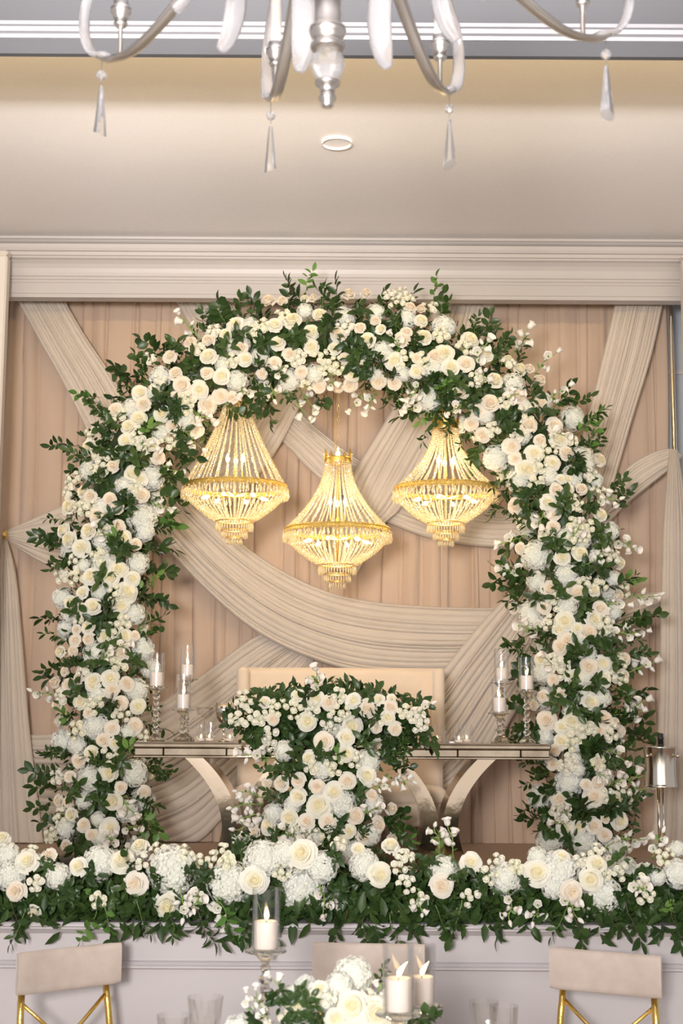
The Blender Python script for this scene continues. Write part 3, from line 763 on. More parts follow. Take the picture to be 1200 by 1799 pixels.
IT += parse("""w:60,310,62 245,275,60 190,400,60 580,455,60 965,320,50 980,430,70 1120,550,65 930,685,55 1170,650,55 190,510,58 675,380,45 770,610,60 480,700,55 355,520,50 140,165,35;
b:1060,570,58 635,320,45 885,225,50 960,235,45 830,455,60 925,590,45 770,765,50 660,760,60 380,420,60 115,690,45 420,585,50 530,370,45 575,125,50 450,130,55 370,800,50 200,160,40 860,400,40 460,790,50 240,790,50;
h:420,280,80 640,250,70 690,530,80 860,290,80 1120,340,80 1040,860,100 1060,650,70 140,240,60 640,690,60 830,690,60 210,690,70 30,730,80;
s:810,110 870,160 740,130 420,370 360,640 290,660 850,590 530,580 1100,420 1030,210 990,600 90,590;
g:270,430 330,310 540,250 770,350 920,490 100,450 280,180 370,160 1070,100 1110,230 450,480 580,540 500,560 660,620 560,650 550,720 760,700 480,620 730,830 810,880 280,900 1070,740 1110,800 880,990 1010,990 30,830 1140,890;
l:160,60;e:520,900 620,890 320,740 150,900 100,920 920,830 870,860 940,940 780,500""", 500, 480, 4.0)
IT += parse("""w:160,290,60 200,390,55 430,295,55 495,465,62 330,200,60 750,955,60 870,1020,55 680,1060,65 660,390,50 915,860,60 580,330,40;
b:300,360,55 650,580,55 600,910,55 965,950,55 795,465,50 330,765,50 370,680,50 460,620,75 270,550,60 890,770,55 790,870,45 400,840,55 620,990,45 790,620,50 720,760,55 1185,990,50 720,390,40;
h:160,100,80 620,480,80 70,590,90 1020,710,90 1080,970,80 500,980,90 90,400,70 680,830,60 430,700,60 820,600,60 700,640,50 1010,1090,70;
s:130,160 580,350 560,620 710,680 840,940 780,1040 230,640 210,580 300,250 370,470 1000,860 640,830 470,800;
g:420,140 450,200 550,240 150,500 230,500 60,470 350,560 550,710 580,790 660,330 740,540 940,600 900,640 1040,610 1150,730 1100,770 1020,1010 1040,1060 160,610 330,640 110,690 60,790 170,760 790,680 350,120 1130,880 1160,920 510,300;
e:660,240 810,350 400,500 260,660 880,570 910,830 370,300 560,600""", 740, 540, 3.75)
IT += parse("""w:450,50,55 280,95,70 420,325,55 650,680,62 515,710,60 795,410,55 930,755,50 745,940,50 350,75,35 560,160,35 510,160,35 570,230,35 790,30,50;
b:480,235,55 655,225,55 620,960,60 460,410,50 920,980,50 180,360,60 455,500,50 430,930,60 390,1070,60 170,1070,45 210,650,45 790,1070,50;
h:340,690,110 340,880,75 560,830,95 600,150,70 690,40,70 550,560,70 670,590,60 310,450,60 210,160,90 760,160,60 560,1050,80 890,860,60 870,520,70 760,700,50 280,1090,70 440,140,60;
s:610,330 580,330 690,490 850,690 800,890 690,900 600,480 650,550 400,560 590,600 900,700 970,930 450,1030 720,130 780,240 330,190;
g:610,50 230,270 280,260 530,300 520,350 720,370 790,550 810,620 680,810 790,800 430,840 340,1010 670,1040 480,590 440,640 270,410 90,200 90,260 60,340 110,860 190,950 200,1040 900,220 920,320 970,860 890,920 280,860 500,960 220,480;
l:130,790;e:160,610 170,830 820,310 950,620 1080,980 350,440 590,540 740,740 860,1030""", 860, 800, 4.0)
IT += parse("""w:510,210,75 730,195,65 600,260,45 705,800,70 590,620,65 790,520,60 800,640,60 490,980,55 560,940,65 470,270,50 330,490,60;
b:690,285,60 525,350,60 685,540,65 425,640,55 375,930,75 805,920,60 765,1010,55 885,950,45 480,390,70 950,605,50 480,740,45 930,1010,40 350,760,50 280,820,45 955,480,45;
h:270,180,90 620,330,60 680,620,70 800,770,70 350,590,80 880,140,70 650,720,60 370,1040,80 560,860,60 840,300,50 700,440,60 620,440,50;
s:440,490 490,530 820,200 800,260 860,580 920,490 480,570 600,1020 840,1010 920,620 690,1010 1020,840;
g:620,420 560,490 340,330 570,700 740,650 450,790 590,850 190,830 170,360 160,430 900,230 1080,190 1020,220 800,370 730,360 1040,440 970,360 930,720 1000,770 930,910 700,900 1030,1030 180,1010 160,1060 310,1000 870,470 560,650;
e:260,270 910,310 1060,560 1000,850 960,880 410,520 1000,290""", 870, 1040, 4.138)
IT += parse("""w:460,180,70 490,840,70 890,620,55 590,830,50 910,785,65;
b:710,600,72 650,510,45 740,495,50 445,620,70 710,820,60 790,890,55 400,355,55 410,250,55 800,770,40 740,335,40;
h:530,500,110 290,610,95 330,150,75 640,950,110 380,940,110 800,450,70 590,210,60 560,330,70 690,650,60 880,1000,90 590,400,60;
s:580,120 550,180 520,350 490,365 640,70 840,100 410,670 450,710 810,590 930,560 740,340 960,960;
g:690,260 660,230 310,420 250,460 380,520 380,600 590,640 620,770 830,690 910,670 990,580 1000,130 1040,90 920,220 850,350 970,360 210,350 210,680 270,760 330,730 380,850 520,930 640,720;
e:720,410 500,740 980,480 1030,530 860,270 470,820 750,990 970,900 870,500""", 880, 1260, 4.286)
rnd = random.Random(77)
A = Arrangement(arch); A.ymid = AY
# the hanging chandeliers: blooms and leaves near them stay in front of or behind the beads
_VC = {}
def coords(me, k):
    if (me.name, k) not in _VC: _VC[(me.name, k)] = [v.co.copy() for v in list(me.vertices)[::k]]
    return _VC[(me.name, k)]
CHAND = [(413, 857, 0.535, 1.25, 89), (593, 933, 0.440, 1.9, 90), (783, 861, 0.400, 2.0, 88)]
def chand_radius(p):
    best = None
    for (cpx, cry, hg, sg, rp) in CHAND:
        c = P(cpx, cry, AY); R = rp*mpp(AY)*1.03; r0 = R*0.245; z = p.z - c.z
        if z > hg + 0.10 or z < -R*0.66 - 0.16: continue
        if z > hg - 0.01: r = r0 + 0.015
        elif z > 0.02: r = r0 + (R-r0)*(1 - z/hg)**sg + 0.012
        elif z > -0.09: r = R + 0.025
        elif z > -R*0.66: r = R*0.36 + (R*0.64)*(1 - (-z/(R*0.66))**2) + 0.012
        else: r = R*0.38
        if abs(p.x - c.x) < r: best = max(best or 0, sqrt(r*r - (p.x-c.x)**2))
    return best
def arch_clear(kind, pos, axis, size, rot, me):
    need = 0.0; front = pos.y <= AY
    r3 = rot.to_3x3(); vs = [pos + r3 @ v for v in coords(me, 3)]
    hit = False
    for v in vs:
        r = chand_radius(v)
        if r is not None:
            e = (v.y - (AY - r - 0.006)) if front else ((AY + r + 0.006) - v.y)
            if abs(v.y - AY) < r + 0.006: hit = True
            need = max(need, e)
    return pos + Vector((0, -need if front else need, 0)) if hit else pos
A.clear = arch_clear
occ = place(A, tube, IT, rnd)
nfill = gap_fill(A, tube, occ, rnd, 4000, [('s', 11), ('h', 18), ('g', 16), ('g', 15)])
# the sides and the back of the garland, all round
C3 = [P(q[0], q[1], AY) for q in tube.c]
fill = []
for i in range(1, len(C3)-1):
    t = (C3[i+1]-C3[i-1]).normalized(); n1 = Vector((t.z, 0, -t.x))
    for _ in range(34):
        th = rnd.uniform(-pi, pi); n = Vector((0,-1,0))*cos(th) + n1*sin(th); rr = tube.Rm*rnd.uniform(0.45, 0.80)
        p = C3[i].lerp(C3[i+1], rnd.random()) + n*rr*(0.85 if abs(cos(th)) > 0.7 else 1.0); fill.append((p, n))
    for _ in range(2):
        th = pi + rnd.uniform(-1.45, 1.45); n = Vector((0,-1,0))*cos(th) + n1*sin(th); p = C3[i] + n*tube.Rm*0.85; u = rnd.random()
        if u < 0.30: A.put('sprig', p - n*0.06, n + t*rnd.uniform(-.8,.8), rnd.uniform(0.16, 0.22))
        elif u < 0.52: A.put('whorl', p, n, rnd.uniform(0.09, 0.12))
        elif u < 0.68: A.put('hyd', p - n*0.05, n, rnd.uniform(0.07, 0.10))
        elif u < 0.88: A.put('rose_w' if u < 0.78 else 'rose_b', p, n, rnd.uniform(0.045, 0.058))
        else: A.put('spray', p, n, 0.055)
A.finish()
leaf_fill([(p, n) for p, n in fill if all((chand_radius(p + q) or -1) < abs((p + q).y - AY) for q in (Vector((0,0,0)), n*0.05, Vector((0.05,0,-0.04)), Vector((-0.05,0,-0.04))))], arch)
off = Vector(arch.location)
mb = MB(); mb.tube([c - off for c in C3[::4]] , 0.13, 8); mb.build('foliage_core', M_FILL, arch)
for dy in (-0.06, 0.06):
    mb = MB(); pts = [c - off + Vector((0, dy, 0)) for c in C3[::3]]; pts[0].z = 0.0; pts[-1].z = 0.0
    mb.tube(pts, 0.015, 8); mb.build('frame_tube', M_STEM, arch)
for i in (0, len(C3)-1):
    mb = MB(); c = C3[i] - off; mb.box((c.x-0.25, -0.25, 0.0), (c.x+0.25, 0.25, 0.012)); mb.build('base_plate', M_BLACK, arch, smooth=False)

# ------------------------------------------------------------------ cascade over the front of the mirrored table
CYD = 7.80
casc = thing('flower_cascade', 'white rose cascade spilling from the mirrored table top to the stage floor', 'flower arrangement', (0.0, CYD, STAGE))
tc = Tube([(581,1310),(570,1380),(562,1460),(560,1520)], CYD, 118); tc.flat = 0.55
TT = Tube([(440,1262),(510,1248),(590,1240),(660,1248),(722,1266)], CYD + 0.11, 60); TT.flat = 0.8
CI = parse("""w:475,275,55 720,305,60 690,365,50 480,480,50 420,690,55 535,740,60 805,575,55 705,885,45 620,665,50 865,150,32 920,255,42 730,160,40 690,455,50 370,810,50 940,145,28 235,165,35 420,130,32 520,150,42;
b:285,265,44 815,205,48 565,385,52 960,320,46 870,425,44 940,195,38 695,605,50 530,640,50 590,830,48 470,830,48 835,685,44 750,800,46 875,850,44 950,760,42 320,620,42 420,605,40 245,620,36 595,170,48 850,310,36 180,890,38 950,930,42;
h:340,440,60 660,740,90 560,540,70 850,740,60 820,500,70 280,790,60 830,910,60 500,930,60 390,740,50 620,330,60;
s:260,350 260,400 400,215 660,230 600,290 500,200 740,480 490,525 160,255 220,255 620,520 310,190 850,270 1020,220 1080,240 80,260 120,150 1090,290 650,130;
g:170,390 230,420 110,310 410,390 430,460 560,260 740,210 800,390 270,560 320,550 870,220 1000,400 1080,350 930,390 650,450 550,440 290,700 940,480 980,530 1150,370 40,280 350,120 620,140 790,120 840,110 1110,180 960,870 1000,880 770,650 450,150 200,200 790,890 240,130 380,540 640,850 310,920 200,330 890,480;
e:530,60 160,680 140,740 160,840 1110,230 880,640 980,600 500,880 390,900 820,780 200,480""", 390, 1180, 3.158)
C = Arrangement(casc); C.ymid = 99
rnd = random.Random(5)
up = [i for i in CI if i[2] < 1318 and (i[1] < 500 or i[1] > 655 or i[2] < 1290)]
lo = [i for i in CI if i not in up]
oc = place(C, TT, up, rnd, 1.0, 0.055); oc += place(C, tc, lo, rnd, 1.0, 0.03)
oc += place(C, tc, parse("b:490,1488,15 545,1492,16 640,1470,14; w:600,1478,16 470,1450,15; h:520,1475,22 620,1500,24 460,1495,22; g:450,1470 690,1440 700,1470 660,1500 430,1500 580,1455; s:565,1470 505,1460; e:450,1430 440,1480", 0, 0, 1), rnd)
gap_fill(C, tc, oc, rnd, 500, [('s', 10), ('g', 16), ('h', 16)], lim=0.85, ylim=lambda x, y: 1330 < y < 1510)
C.finish()
fl = []
for tt_, sc in ((TT, 1.0), (tc, 1.0)):
    for q in tt_.c[::2]:
        for _ in range(22):
            a = rnd.uniform(0, 6.283); rr = tt_.R*rnd.uniform(0, 0.75)
            px, py = q[0] + rr*cos(a), q[1] + rr*sin(a)
            if tt_ is tc and py < 1335: continue
            if py > 1312 and not (455 < px < 690): continue
            if py > 1530: continue
            p, n, f, out = tt_.at(px, py); fl.append((p + Vector((0, rnd.uniform(0.08, 0.16), 0)), n))
leaf_fill(fl, casc, seed=9)
off = Vector(casc.location)
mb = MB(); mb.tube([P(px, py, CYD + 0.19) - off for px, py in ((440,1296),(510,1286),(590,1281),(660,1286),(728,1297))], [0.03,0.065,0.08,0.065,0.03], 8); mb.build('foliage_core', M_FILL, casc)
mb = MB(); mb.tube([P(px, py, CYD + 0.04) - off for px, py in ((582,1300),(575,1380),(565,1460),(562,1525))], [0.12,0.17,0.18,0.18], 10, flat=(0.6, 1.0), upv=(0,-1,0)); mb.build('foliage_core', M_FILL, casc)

# ------------------------------------------------------------------ garland along the stage edge
GY = 6.47
gar = thing('stage_garland', 'long garland of white roses, hydrangeas and dark leaves lying along the stage edge', 'flower garland', (0.0, GY, STAGE))
tg = Tube([(-60,1556),(100,1560),(250,1558),(400,1548),(480,1535),(560,1535),(650,1545),(760,1556),(900,1560),(1040,1552),(1150,1560),(1260,1558)], GY, 72, n=200); tg.flat = 1.0
GI = parse("""w:100,420,36 10,340,32 433,415,44 590,583,46 493,365,32 895,490,46 1060,395,50 278,440,32 120,610,24;
b:57,527,40 475,502,38 175,400,28;
h:30,480,52 345,430,60 600,460,88 800,510,76 920,420,66 1060,540,84 1130,450,56 200,480,44 20,400,44 1000,400,50;
s:130,500 350,560 490,420 690,560 555,380 650,390 800,420 110,380;
g:60,560 30,600 90,680 150,620 200,560 250,550 300,620 350,620 380,680 170,440 240,600 440,600 500,560 520,640 600,650 400,560 460,450 320,480 700,610 760,630 650,480 720,480 870,620 850,580 960,640 980,520 1010,600 1080,640 1180,420 1190,520 560,500 450,520 860,660;
l:240,530 290,640 870,640;
e:670,640 640,570 1140,560 1160,600 1150,670 1130,690 700,560 780,590""", 0, 1300, 2.0)
GI += parse("""w:683,462,46 172,363,32 135,470,36 452,425,32 870,487,40 895,430,34 770,410,32 60,380,28;
b:350,510,42 205,605,30 805,532,38;
h:580,490,56 770,460,68 925,555,66 360,460,52 80,440,52 1190,470,52 745,520,40 1110,480,30 690,410,36 1180,380,30;
s:230,500 275,570 450,550 410,620 1040,500 1060,540 205,430 610,440 230,400 1130,400 520,470;
g:50,560 20,620 90,660 130,690 140,600 250,610 300,580 330,630 400,540 420,470 480,620 530,570 500,520 300,430 270,440 440,580 620,600 560,620 660,560 700,640 740,620 820,680 790,690 910,660 960,620 980,560 1000,610 1090,620 1150,600 1180,650 1060,460 1100,560 1190,560 600,540 20,540 640,500 180,540 370,600 1030,590;
l:340,400 490,480 1140,580;
e:560,660 590,580 680,600 830,640 855,690 1100,360 390,350 270,560 1050,520 340,350 800,580""", 600, 1300, 2.0)
G = Arrangement(gar); G.ymid = 99
def stage_solid(vs):
    """smallest push that takes these points out of the stage and its edge moulding"""
    lift = fwd = 0.0
    for v in vs:
        if v.y > SF - 0.054:
            top = STAGE + (0.0135 if v.y < SF + 0.125 else 0.002)
            if v.z < top: lift = max(lift, top - v.z); fwd = max(fwd, v.y - (SF - 0.056))
    if lift == 0: return Vector((0, 0, 0))
    return Vector((0, 0, lift)) if lift <= 0.045 or lift < fwd else Vector((0, -fwd, 0))
G.clear = lambda kind, pos, axis, size, rot, me: pos + stage_solid([pos + (rot.to_3x3() @ v) for v in coords(me, 2)])
rnd = random.Random(12)
og = place(G, tg, GI, rnd, 1.0, 0.055)
gap_fill(G, tg, og, rnd, 900, [('g', 20), ('g', 18), ('g', 22), ('s', 11)], lim=0.9)
for i in range(46):      # the side turned to the table
    x = -2.0 + 4.0*i/45 + rnd.uniform(-.03, .03); n = Vector((0, 0.8, rnd.uniform(0.1, 0.8))).normalized(); p = Vector((x, GY + 0.12, STAGE + rnd.uniform(0.08, 0.22)))
    u = rnd.random()
    if u < 0.6: G.put('sprig', p - n*0.05, n + Vector((rnd.uniform(-.6,.6),0,0)), rnd.uniform(0.14, 0.2))
    elif u < 0.8: G.put('hyd', p, n, 0.07)
    else: G.put('rose_w', p, n, 0.05)
for px, py, dx in ((45,1618,-.2),(170,1622,-.4),(190,1632,.1),(182,1612,.3),(300,1612,.1),(345,1618,.4),(385,1606,.5),(440,1618,-.1),(452,1606,.3),(470,1622,.1),
                   (610,1626,-.3),(640,1632,0),(662,1640,.1),(685,1630,.2),(700,1612,.4),(765,1612,.3),(812,1622,-.2),(1008,1618,.1),(1000,1606,-.4),(1062,1618,.6),(1180,1618,.1),(1100,1608,.2),(890,1612,-.2),(240,1606,.3),(20,1606,.3)):
    p = P(px, py - 22, SF - 0.085); dd = Vector((dx, -0.25, -1.0))
    G.put('sprig' if rnd.random() < 0.85 else 'light', p, dd, rnd.uniform(0.13, 0.17), spin=rnd.uniform(-.6, .6) + pi/2)
G.finish()
fl = []
for _ in range(8000):
    x = rnd.uniform(-2.1, 2.1); a = rnd.uniform(-0.35, pi+0.3); rr = rnd.uniform(0.05, 0.125)
    y, z = GY - 0.01 - rr*cos(a)*1.1, STAGE + 0.03 + rr*max(-0.1, sin(a))*1.15
    if z < STAGE + 0.01 and y > SF - 0.05: z = STAGE + 0.012
    fl.append((Vector((x, y, z)), Vector((0, -cos(a), sin(a)))))
for _ in range(520):     # leaves resting on the very edge, a few hanging over it
    x = rnd.uniform(-2.0, 2.0); k = max(0.0, mnoise.noise(Vector((x*3.1, 3.1, 0))) - 0.05)*2.2
    hang = rnd.random() < 0.35
    if hang: fl.append((Vector((x, SF - 0.065 - rnd.uniform(0, 0.03), STAGE + 0.02 - rnd.uniform(0, 0.07)*k)), Vector((0, -0.6, -0.5))))
    else: fl.append((Vector((x, SF - rnd.uniform(-0.03, 0.05), STAGE + 0.03 + rnd.uniform(0, 0.03))), Vector((0, -0.5, 0.6))))
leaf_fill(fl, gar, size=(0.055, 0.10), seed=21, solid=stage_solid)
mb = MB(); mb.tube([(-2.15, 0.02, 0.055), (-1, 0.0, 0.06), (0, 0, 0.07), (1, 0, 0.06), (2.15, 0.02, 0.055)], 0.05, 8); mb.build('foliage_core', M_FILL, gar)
# ================================================================== gold crystal chandeliers
def bead_path(pts, sp, r, seed=0, close=False):
    """faceted beads strung along a polyline"""
    mb = MB(); acc = 0.0; pts = [Vector(p) for p in pts]; out = []
    for a, b in zip(pts, pts[1:]):
        L = (b-a).length
        while acc <= L: out.append(a.lerp(b, acc/L)); acc += sp
        acc -= L
    for k, c in enumerate(out):
        i0 = len(mb.v); ph = k*0.7
        for z, rr in ((-0.55, 0.80), (0.55, 0.80)):
            for j in range(5):
                a = 2*pi*j/5 + ph + (0.6 if z > 0 else 0); mb.v.append((c.x + r*rr*cos(a), c.y + r*rr*sin(a), c.z + r*z))
        t = mb.vert((c.x, c.y, c.z + r*1.05)); bt = mb.vert((c.x, c.y, c.z - r*1.05))
        for j in range(5):
            j1 = (j+1) % 5
            mb.face(i0+j, i0+j1, i0+5+j); mb.face(i0+j1, i0+5+j1, i0+5+j); mb.face(i0+5+j, i0+5+j1, t); mb.face(i0+j1, i0+j, bt)
    return mb
def drop_mb(mb, c, L, r):
    c = Vector(c); i0 = len(mb.v)
    for z, rr in ((0.0, 0.15), (-0.62, 1.0)):
        for j in range(5): mb.v.append((c.x + r*rr*cos(2*pi*j/5), c.y + r*rr*sin(2*pi*j/5), c.z + L*z))
    t = mb.vert((c.x, c.y, c.z - L))
    for j in range(5):
        j1 = (j+1) % 5; mb.face(i0+j, i0+5+j, i0+5+j1, i0+j1); mb.face(i0+5+j, t, i0+5+j1)
def gold_chandelier(px, ring_y, hgt, sag, Rpx, label, chain_top):
    Y = AY
    c = P(px, ring_y, Y); R = Rpx*mpp(Y)*1.03; r0 = R*0.245
    root = thing('crystal_chandelier', label, 'chandelier', (c.x, Y, c.z), group='gold crystal chandeliers under the arch')
    # ring band
    mb = MB(); mb.lathe([(R-0.008, -0.016), (R+0.003, -0.018), (R+0.006, -0.012), (R+0.002, -0.008), (R+0.002, 0.008), (R+0.006, 0.012), (R+0.003, 0.018), (R-0.008, 0.016), (R-0.008, -0.016)], 64, caps=False)
    mb.build('gold_ring', M_GOLDBAND, root, auto=30)
    # crown
    mb = MB(); mb.lathe([(r0-0.004, hgt-0.01), (r0+0.004, hgt-0.012), (r0+0.005, hgt), (r0+0.003, hgt+0.022), (r0+0.005, hgt+0.026), (r0-0.003, hgt+0.026), (r0-0.004, hgt-0.01)], 40, caps=False)
    for k in range(12):
        a = 2*pi*k/12; tall = 0.055 if k % 2 else 0.036; x, y = (r0+0.003)*cos(a), (r0+0.003)*sin(a); tx, ty = -sin(a), cos(a); w = 0.014
        pts = [(-w, 0), (-w*0.9, tall*0.45), (-w*0.35, tall*0.5), (-w*0.5, tall*0.75), (0, tall), (w*0.5, tall*0.75), (w*0.35, tall*0.5), (w*0.9, tall*0.45), (w, 0)]
        i0 = len(mb.v)
        for off in (0.0, 0.004):
            for (u, v) in pts: mb.v.append((x + tx*u + cos(a)*(off+v*0.12), y + ty*u + sin(a)*(off+v*0.12), hgt+0.024+v))
        n = len(pts); mb.face(*[i0+n+i for i in range(n)]); mb.face(*[i0+i for i in reversed(range(n))])
        for i in range(n-1): mb.face(i0+i, i0+i+1, i0+n+i+1, i0+n+i)
    mb.build('crown', M_GOLD, root, auto=30)
    # stem, chain and ceiling cord
    mb = MB(); mb.lathe([(0.006, -0.2), (0.008, 0.0), (0.006, 0.05), (0.014, 0.07), (0.006, 0.09), (0.006, hgt+0.06), (0.012, hgt+0.065), (0.004, hgt+0.08)], 10); mb.build('stem', M_GOLD, root)
    zc = hgt + 0.075; k = 0; mb = MB()
    while zc < chain_top - c.z:
        pts = [(0.0075*cos(2*pi*j/12), 0, zc + 0.016 + 0.018*sin(2*pi*j/12)) for j in range(13)]
        if k % 2: pts = [(0, p[0], p[2]) for p in pts]
        mb.tube(pts, 0.0019, 5, caps=False); zc += 0.031; k += 1
    mb.build('chain', M_GOLD, root)
    mb = MB(); mb.tube([(-0.012, 0, hgt+0.05), (-0.02, 0, hgt+0.12), (-0.014, 0, chain_top - c.z)], 0.002, 5); mb.build('cord', M_GOLD, root)
    # upper strands
    def up(a, rr, s):
        return [(rr*cos(a), rr*sin(a), z) for rr, z in [(r0 + (R-0.008-r0)*(1-f)**s, 0.016 + (hgt-0.02)*f) for f in [i/24.0 for i in range(25)]] for rr in [rr]]
    me = bead_path(up(0, 0, sag), 0.0145, 0.0074).mesh('bead_strand', M_BEAD, False)
    for k in range(30):
        o = new_obj('bead_strand', me, root); o.rotation_euler = (0, 0, 2*pi*k/30)
    # basket strands
    rb = R*0.36; zbk = -R*0.66
    prof = [(R+0.0, -0.02), (R*0.97, -R*0.13), (R*0.86, -R*0.28), (R*0.70, -R*0.43), (R*0.52, -R*0.56), (rb, zbk)]
    pp = spline(prof, 30)
    me = bead_path([(r, 0, z) for r, z in pp], 0.0125, 0.0066).mesh('basket_strand', M_BEAD, False)
    for k in range(52):
        o = new_obj('basket_strand', me, root); o.rotation_euler = (0, 0, 2*pi*(k+0.5)/52)
    # gold hoops and drop fringes
    mb = MB(); mb.lathe([(rb+0.004, zbk-0.004), (rb+0.006, zbk), (rb+0.004, zbk+0.006), (rb-0.004, zbk+0.004), (rb-0.004, zbk-0.004), (rb+0.004, zbk-0.004)], 36, caps=False)
    for f, z in ((0.70, zbk-0.055), (0.42, zbk-0.10)): mb.lathe([(rb*f+0.004, z-0.003), (rb*f+0.005, z+0.003), (rb*f-0.003, z+0.003), (rb*f-0.003, z-0.003), (rb*f+0.004, z-0.003)], 28, caps=False)
    mb.build('basket_hoop', M_GOLD, root)
    mb = MB()
    for k in range(80):
        a = 2*pi*k/80; drop_mb(mb, ((R+0.012)*cos(a), (R+0.012)*sin(a), -0.022), 0.052, 0.0075)
        if k % 2 == 0: 
            p = bead_path([((R+0.010)*cos(a), (R+0.010)*sin(a), -0.012), ((R+0.010)*cos(a), (R+0.010)*sin(a), -0.0121)], 1, 0.007); mb.add(p, Matrix())
    mb.build('drop_fringe', M_BEAD, root, smooth=False)
    for n, f, z, L in ((40, 1.0, zbk-0.006, 0.05), (30, 0.70, zbk-0.058, 0.045), (18, 0.42, zbk-0.103, 0.04)):
        mb = MB()
        for k in range(n):
            a = 2*pi*k/n; x, y = rb*f*cos(a), rb*f*sin(a)
            mb.add(bead_path([(x, y, z), (x, y, z-0.001)], 1, 0.006), Matrix()); drop_mb(mb, (x, y, z-0.006), L, 0.006)
        mb.build('drop_fringe', M_BEAD, root, smooth=False)
    # candle arms with bulbs
    def bulb(pos, d, parent):
        q = Vector((0,0,1)).rotation_difference(Vector(d).normalized()); mb = MB()
        prof = [(0.006, 0), (0.011, 0.010), (0.013, 0.020), (0.010, 0.034), (0.005, 0.046), (0.001, 0.054)]
        mb.grid([[Vector(pos) + q @ Vector((r*cos(2*pi*j/10), r*sin(2*pi*j/10), z)) for j in range(10)] for r, z in prof], close_u=True)
        mb.build('bulb', M_BULB, parent)
    for k in range(3):
        a = 2*pi*k/3 - 0.5; x, y = 0.055*cos(a), 0.055*sin(a)
        mb = MB(); mb.tube([(0.008*cos(a), 0.008*sin(a), 0.06), (x*0.8, y*0.8, 0.05), (x, y, 0.075), (x, y, 0.16)], 0.005, 8)
        arm = mb.build('candle_arm', M_GOLD, root); bulb((x, y, 0.16), (0, 0, 1), arm)
    for k in range(6):
        a = 2*pi*k/6 + 0.2; x, y = 0.5*R*cos(a), 0.5*R*sin(a)
        mb = MB(); mb.tube([(0.006*cos(a), 0.006*sin(a), -0.05), (x*0.6, y*0.6, -0.045), (x, y, -0.06)], 0.005, 8)
        arm = mb.build('candle_arm', M_GOLD, root); bulb((x, y, -0.06), (cos(a), sin(a), -0.25), arm)
    for z, pw in ((0.17, 6.5), (-0.075, 7.5)):
        d = bpy.data.lights.new('chandelier_lamp', 'POINT'); d.energy = pw; d.color = (1.0, 0.76, 0.44); d.shadow_soft_size = 0.05
        o = bpy.data.objects.new('chandelier_lamp', d); COL.objects.link(o); o.parent = root; o.location = (0, 0, z)
    return root
gold_chandelier(413, 857, 0.535, 1.25, 89, 'crystal chandelier with straight tall bead strands, its crown buried in the arch flowers', 4.30)
gold_chandelier(593, 933, 0.440, 1.9, 90, 'crystal chandelier hanging lowest on a bare gold chain with its crown in view', 4.28)
gold_chandelier(783, 861, 0.400, 2.0, 88, 'crystal chandelier with short flared bead strands under trailing arch leaves', 4.20)

# ================================================================== mirrored table
TF, TB = 8.00, 8.56
zt, za = zat(1305, TF), zat(1333, TF)
xl, xr_ = P(233, 1318, TF).x, P(969, 1318, TF).x
xc = (xl+xr_)/2; hw = (xr_-xl)/2
tab = thing('mirrored_table', 'long mirrored sweetheart table with curved champagne mirror legs', 'table', (xc, (TF+TB)/2, STAGE))
yf = -(TB-TF)/2; zt_, za_ = zt-STAGE, za-STAGE
mb = MB(); mb.box((-hw+0.012, yf+0.012, zt_-0.006), (hw-0.012, -yf-0.012, zt_), 0.002); mb.build('glass_top', M_MIRROR, tab, smooth=False)
mb = MB(); mb.box((-hw, yf, zt_-0.034), (hw, -yf, zt_-0.006), 0.008); mb.build('top_edge', M_MIRROR, tab, smooth=False)
mb = MB(); mb.box((-hw+0.004, yf+0.004, za_), (hw-0.004, -yf-0.004, za_+0.012), 0.003); mb.build('bottom_edge', M_MIRROR, tab, smooth=False)
xs = [-hw+0.008, -hw+0.17, -hw+0.52, -hw+0.86, -0.30, 0.30, hw-0.86, hw-0.52, hw-0.17, hw-0.008]
mp_ = [(a, b) for a, b in zip(xs, xs[1:])]
for a, b in mp_:
    mb = MB(); mb.box((a+0.002, yf+0.008, za_+0.012), (b-0.002, yf+0.03, zt_-0.034), 0.004); mb.build('mirror_panel', M_MIRROR, tab, smooth=False)
    mb = MB(); mb.box((a+0.002, -yf-0.03, za_+0.012), (b-0.002, -yf-0.008, zt_-0.034), 0.004); mb.build('mirror_panel', M_MIRROR, tab, smooth=False)
for s in (-1, 1):
    mb = MB(); mb.box((min(s*(hw-0.03), s*(hw-0.008)), yf+0.032, za_+0.012), (max(s*(hw-0.03), s*(hw-0.008)), -yf-0.032, zt_-0.034), 0.004); mb.build('mirror_panel', M_MIRROR, tab, smooth=False)
# back-to-back curved legs ") (" in two pairs
for gx in (421, 774):
    cx = P(gx, 1420, TF+0.1).x - xc
    for s in (-1, 1):
        rows = []
        for k in range(25):
            f = k/24.0; z = za_*f
            bow = 0.012 + 0.20*(2*abs(f-0.42)/1.16)**2.0 if f > 0.42 else 0.012 + 0.16*(2*(0.42-f)/1.1)**2.0
            xo, w = bow, 0.085 + 0.03*abs(f-0.42)
            rows.append([(cx + s*xo, yf+0.10, z), (cx + s*(xo+w), yf+0.10, z), (cx + s*(xo+w), -yf-0.10, z), (cx + s*xo, -yf-0.10, z)])
        mb = MB(); mb.grid(rows, close_u=True, caps=True); mb.build('curved_leg', M_MIRRORLEG, tab, auto=40)

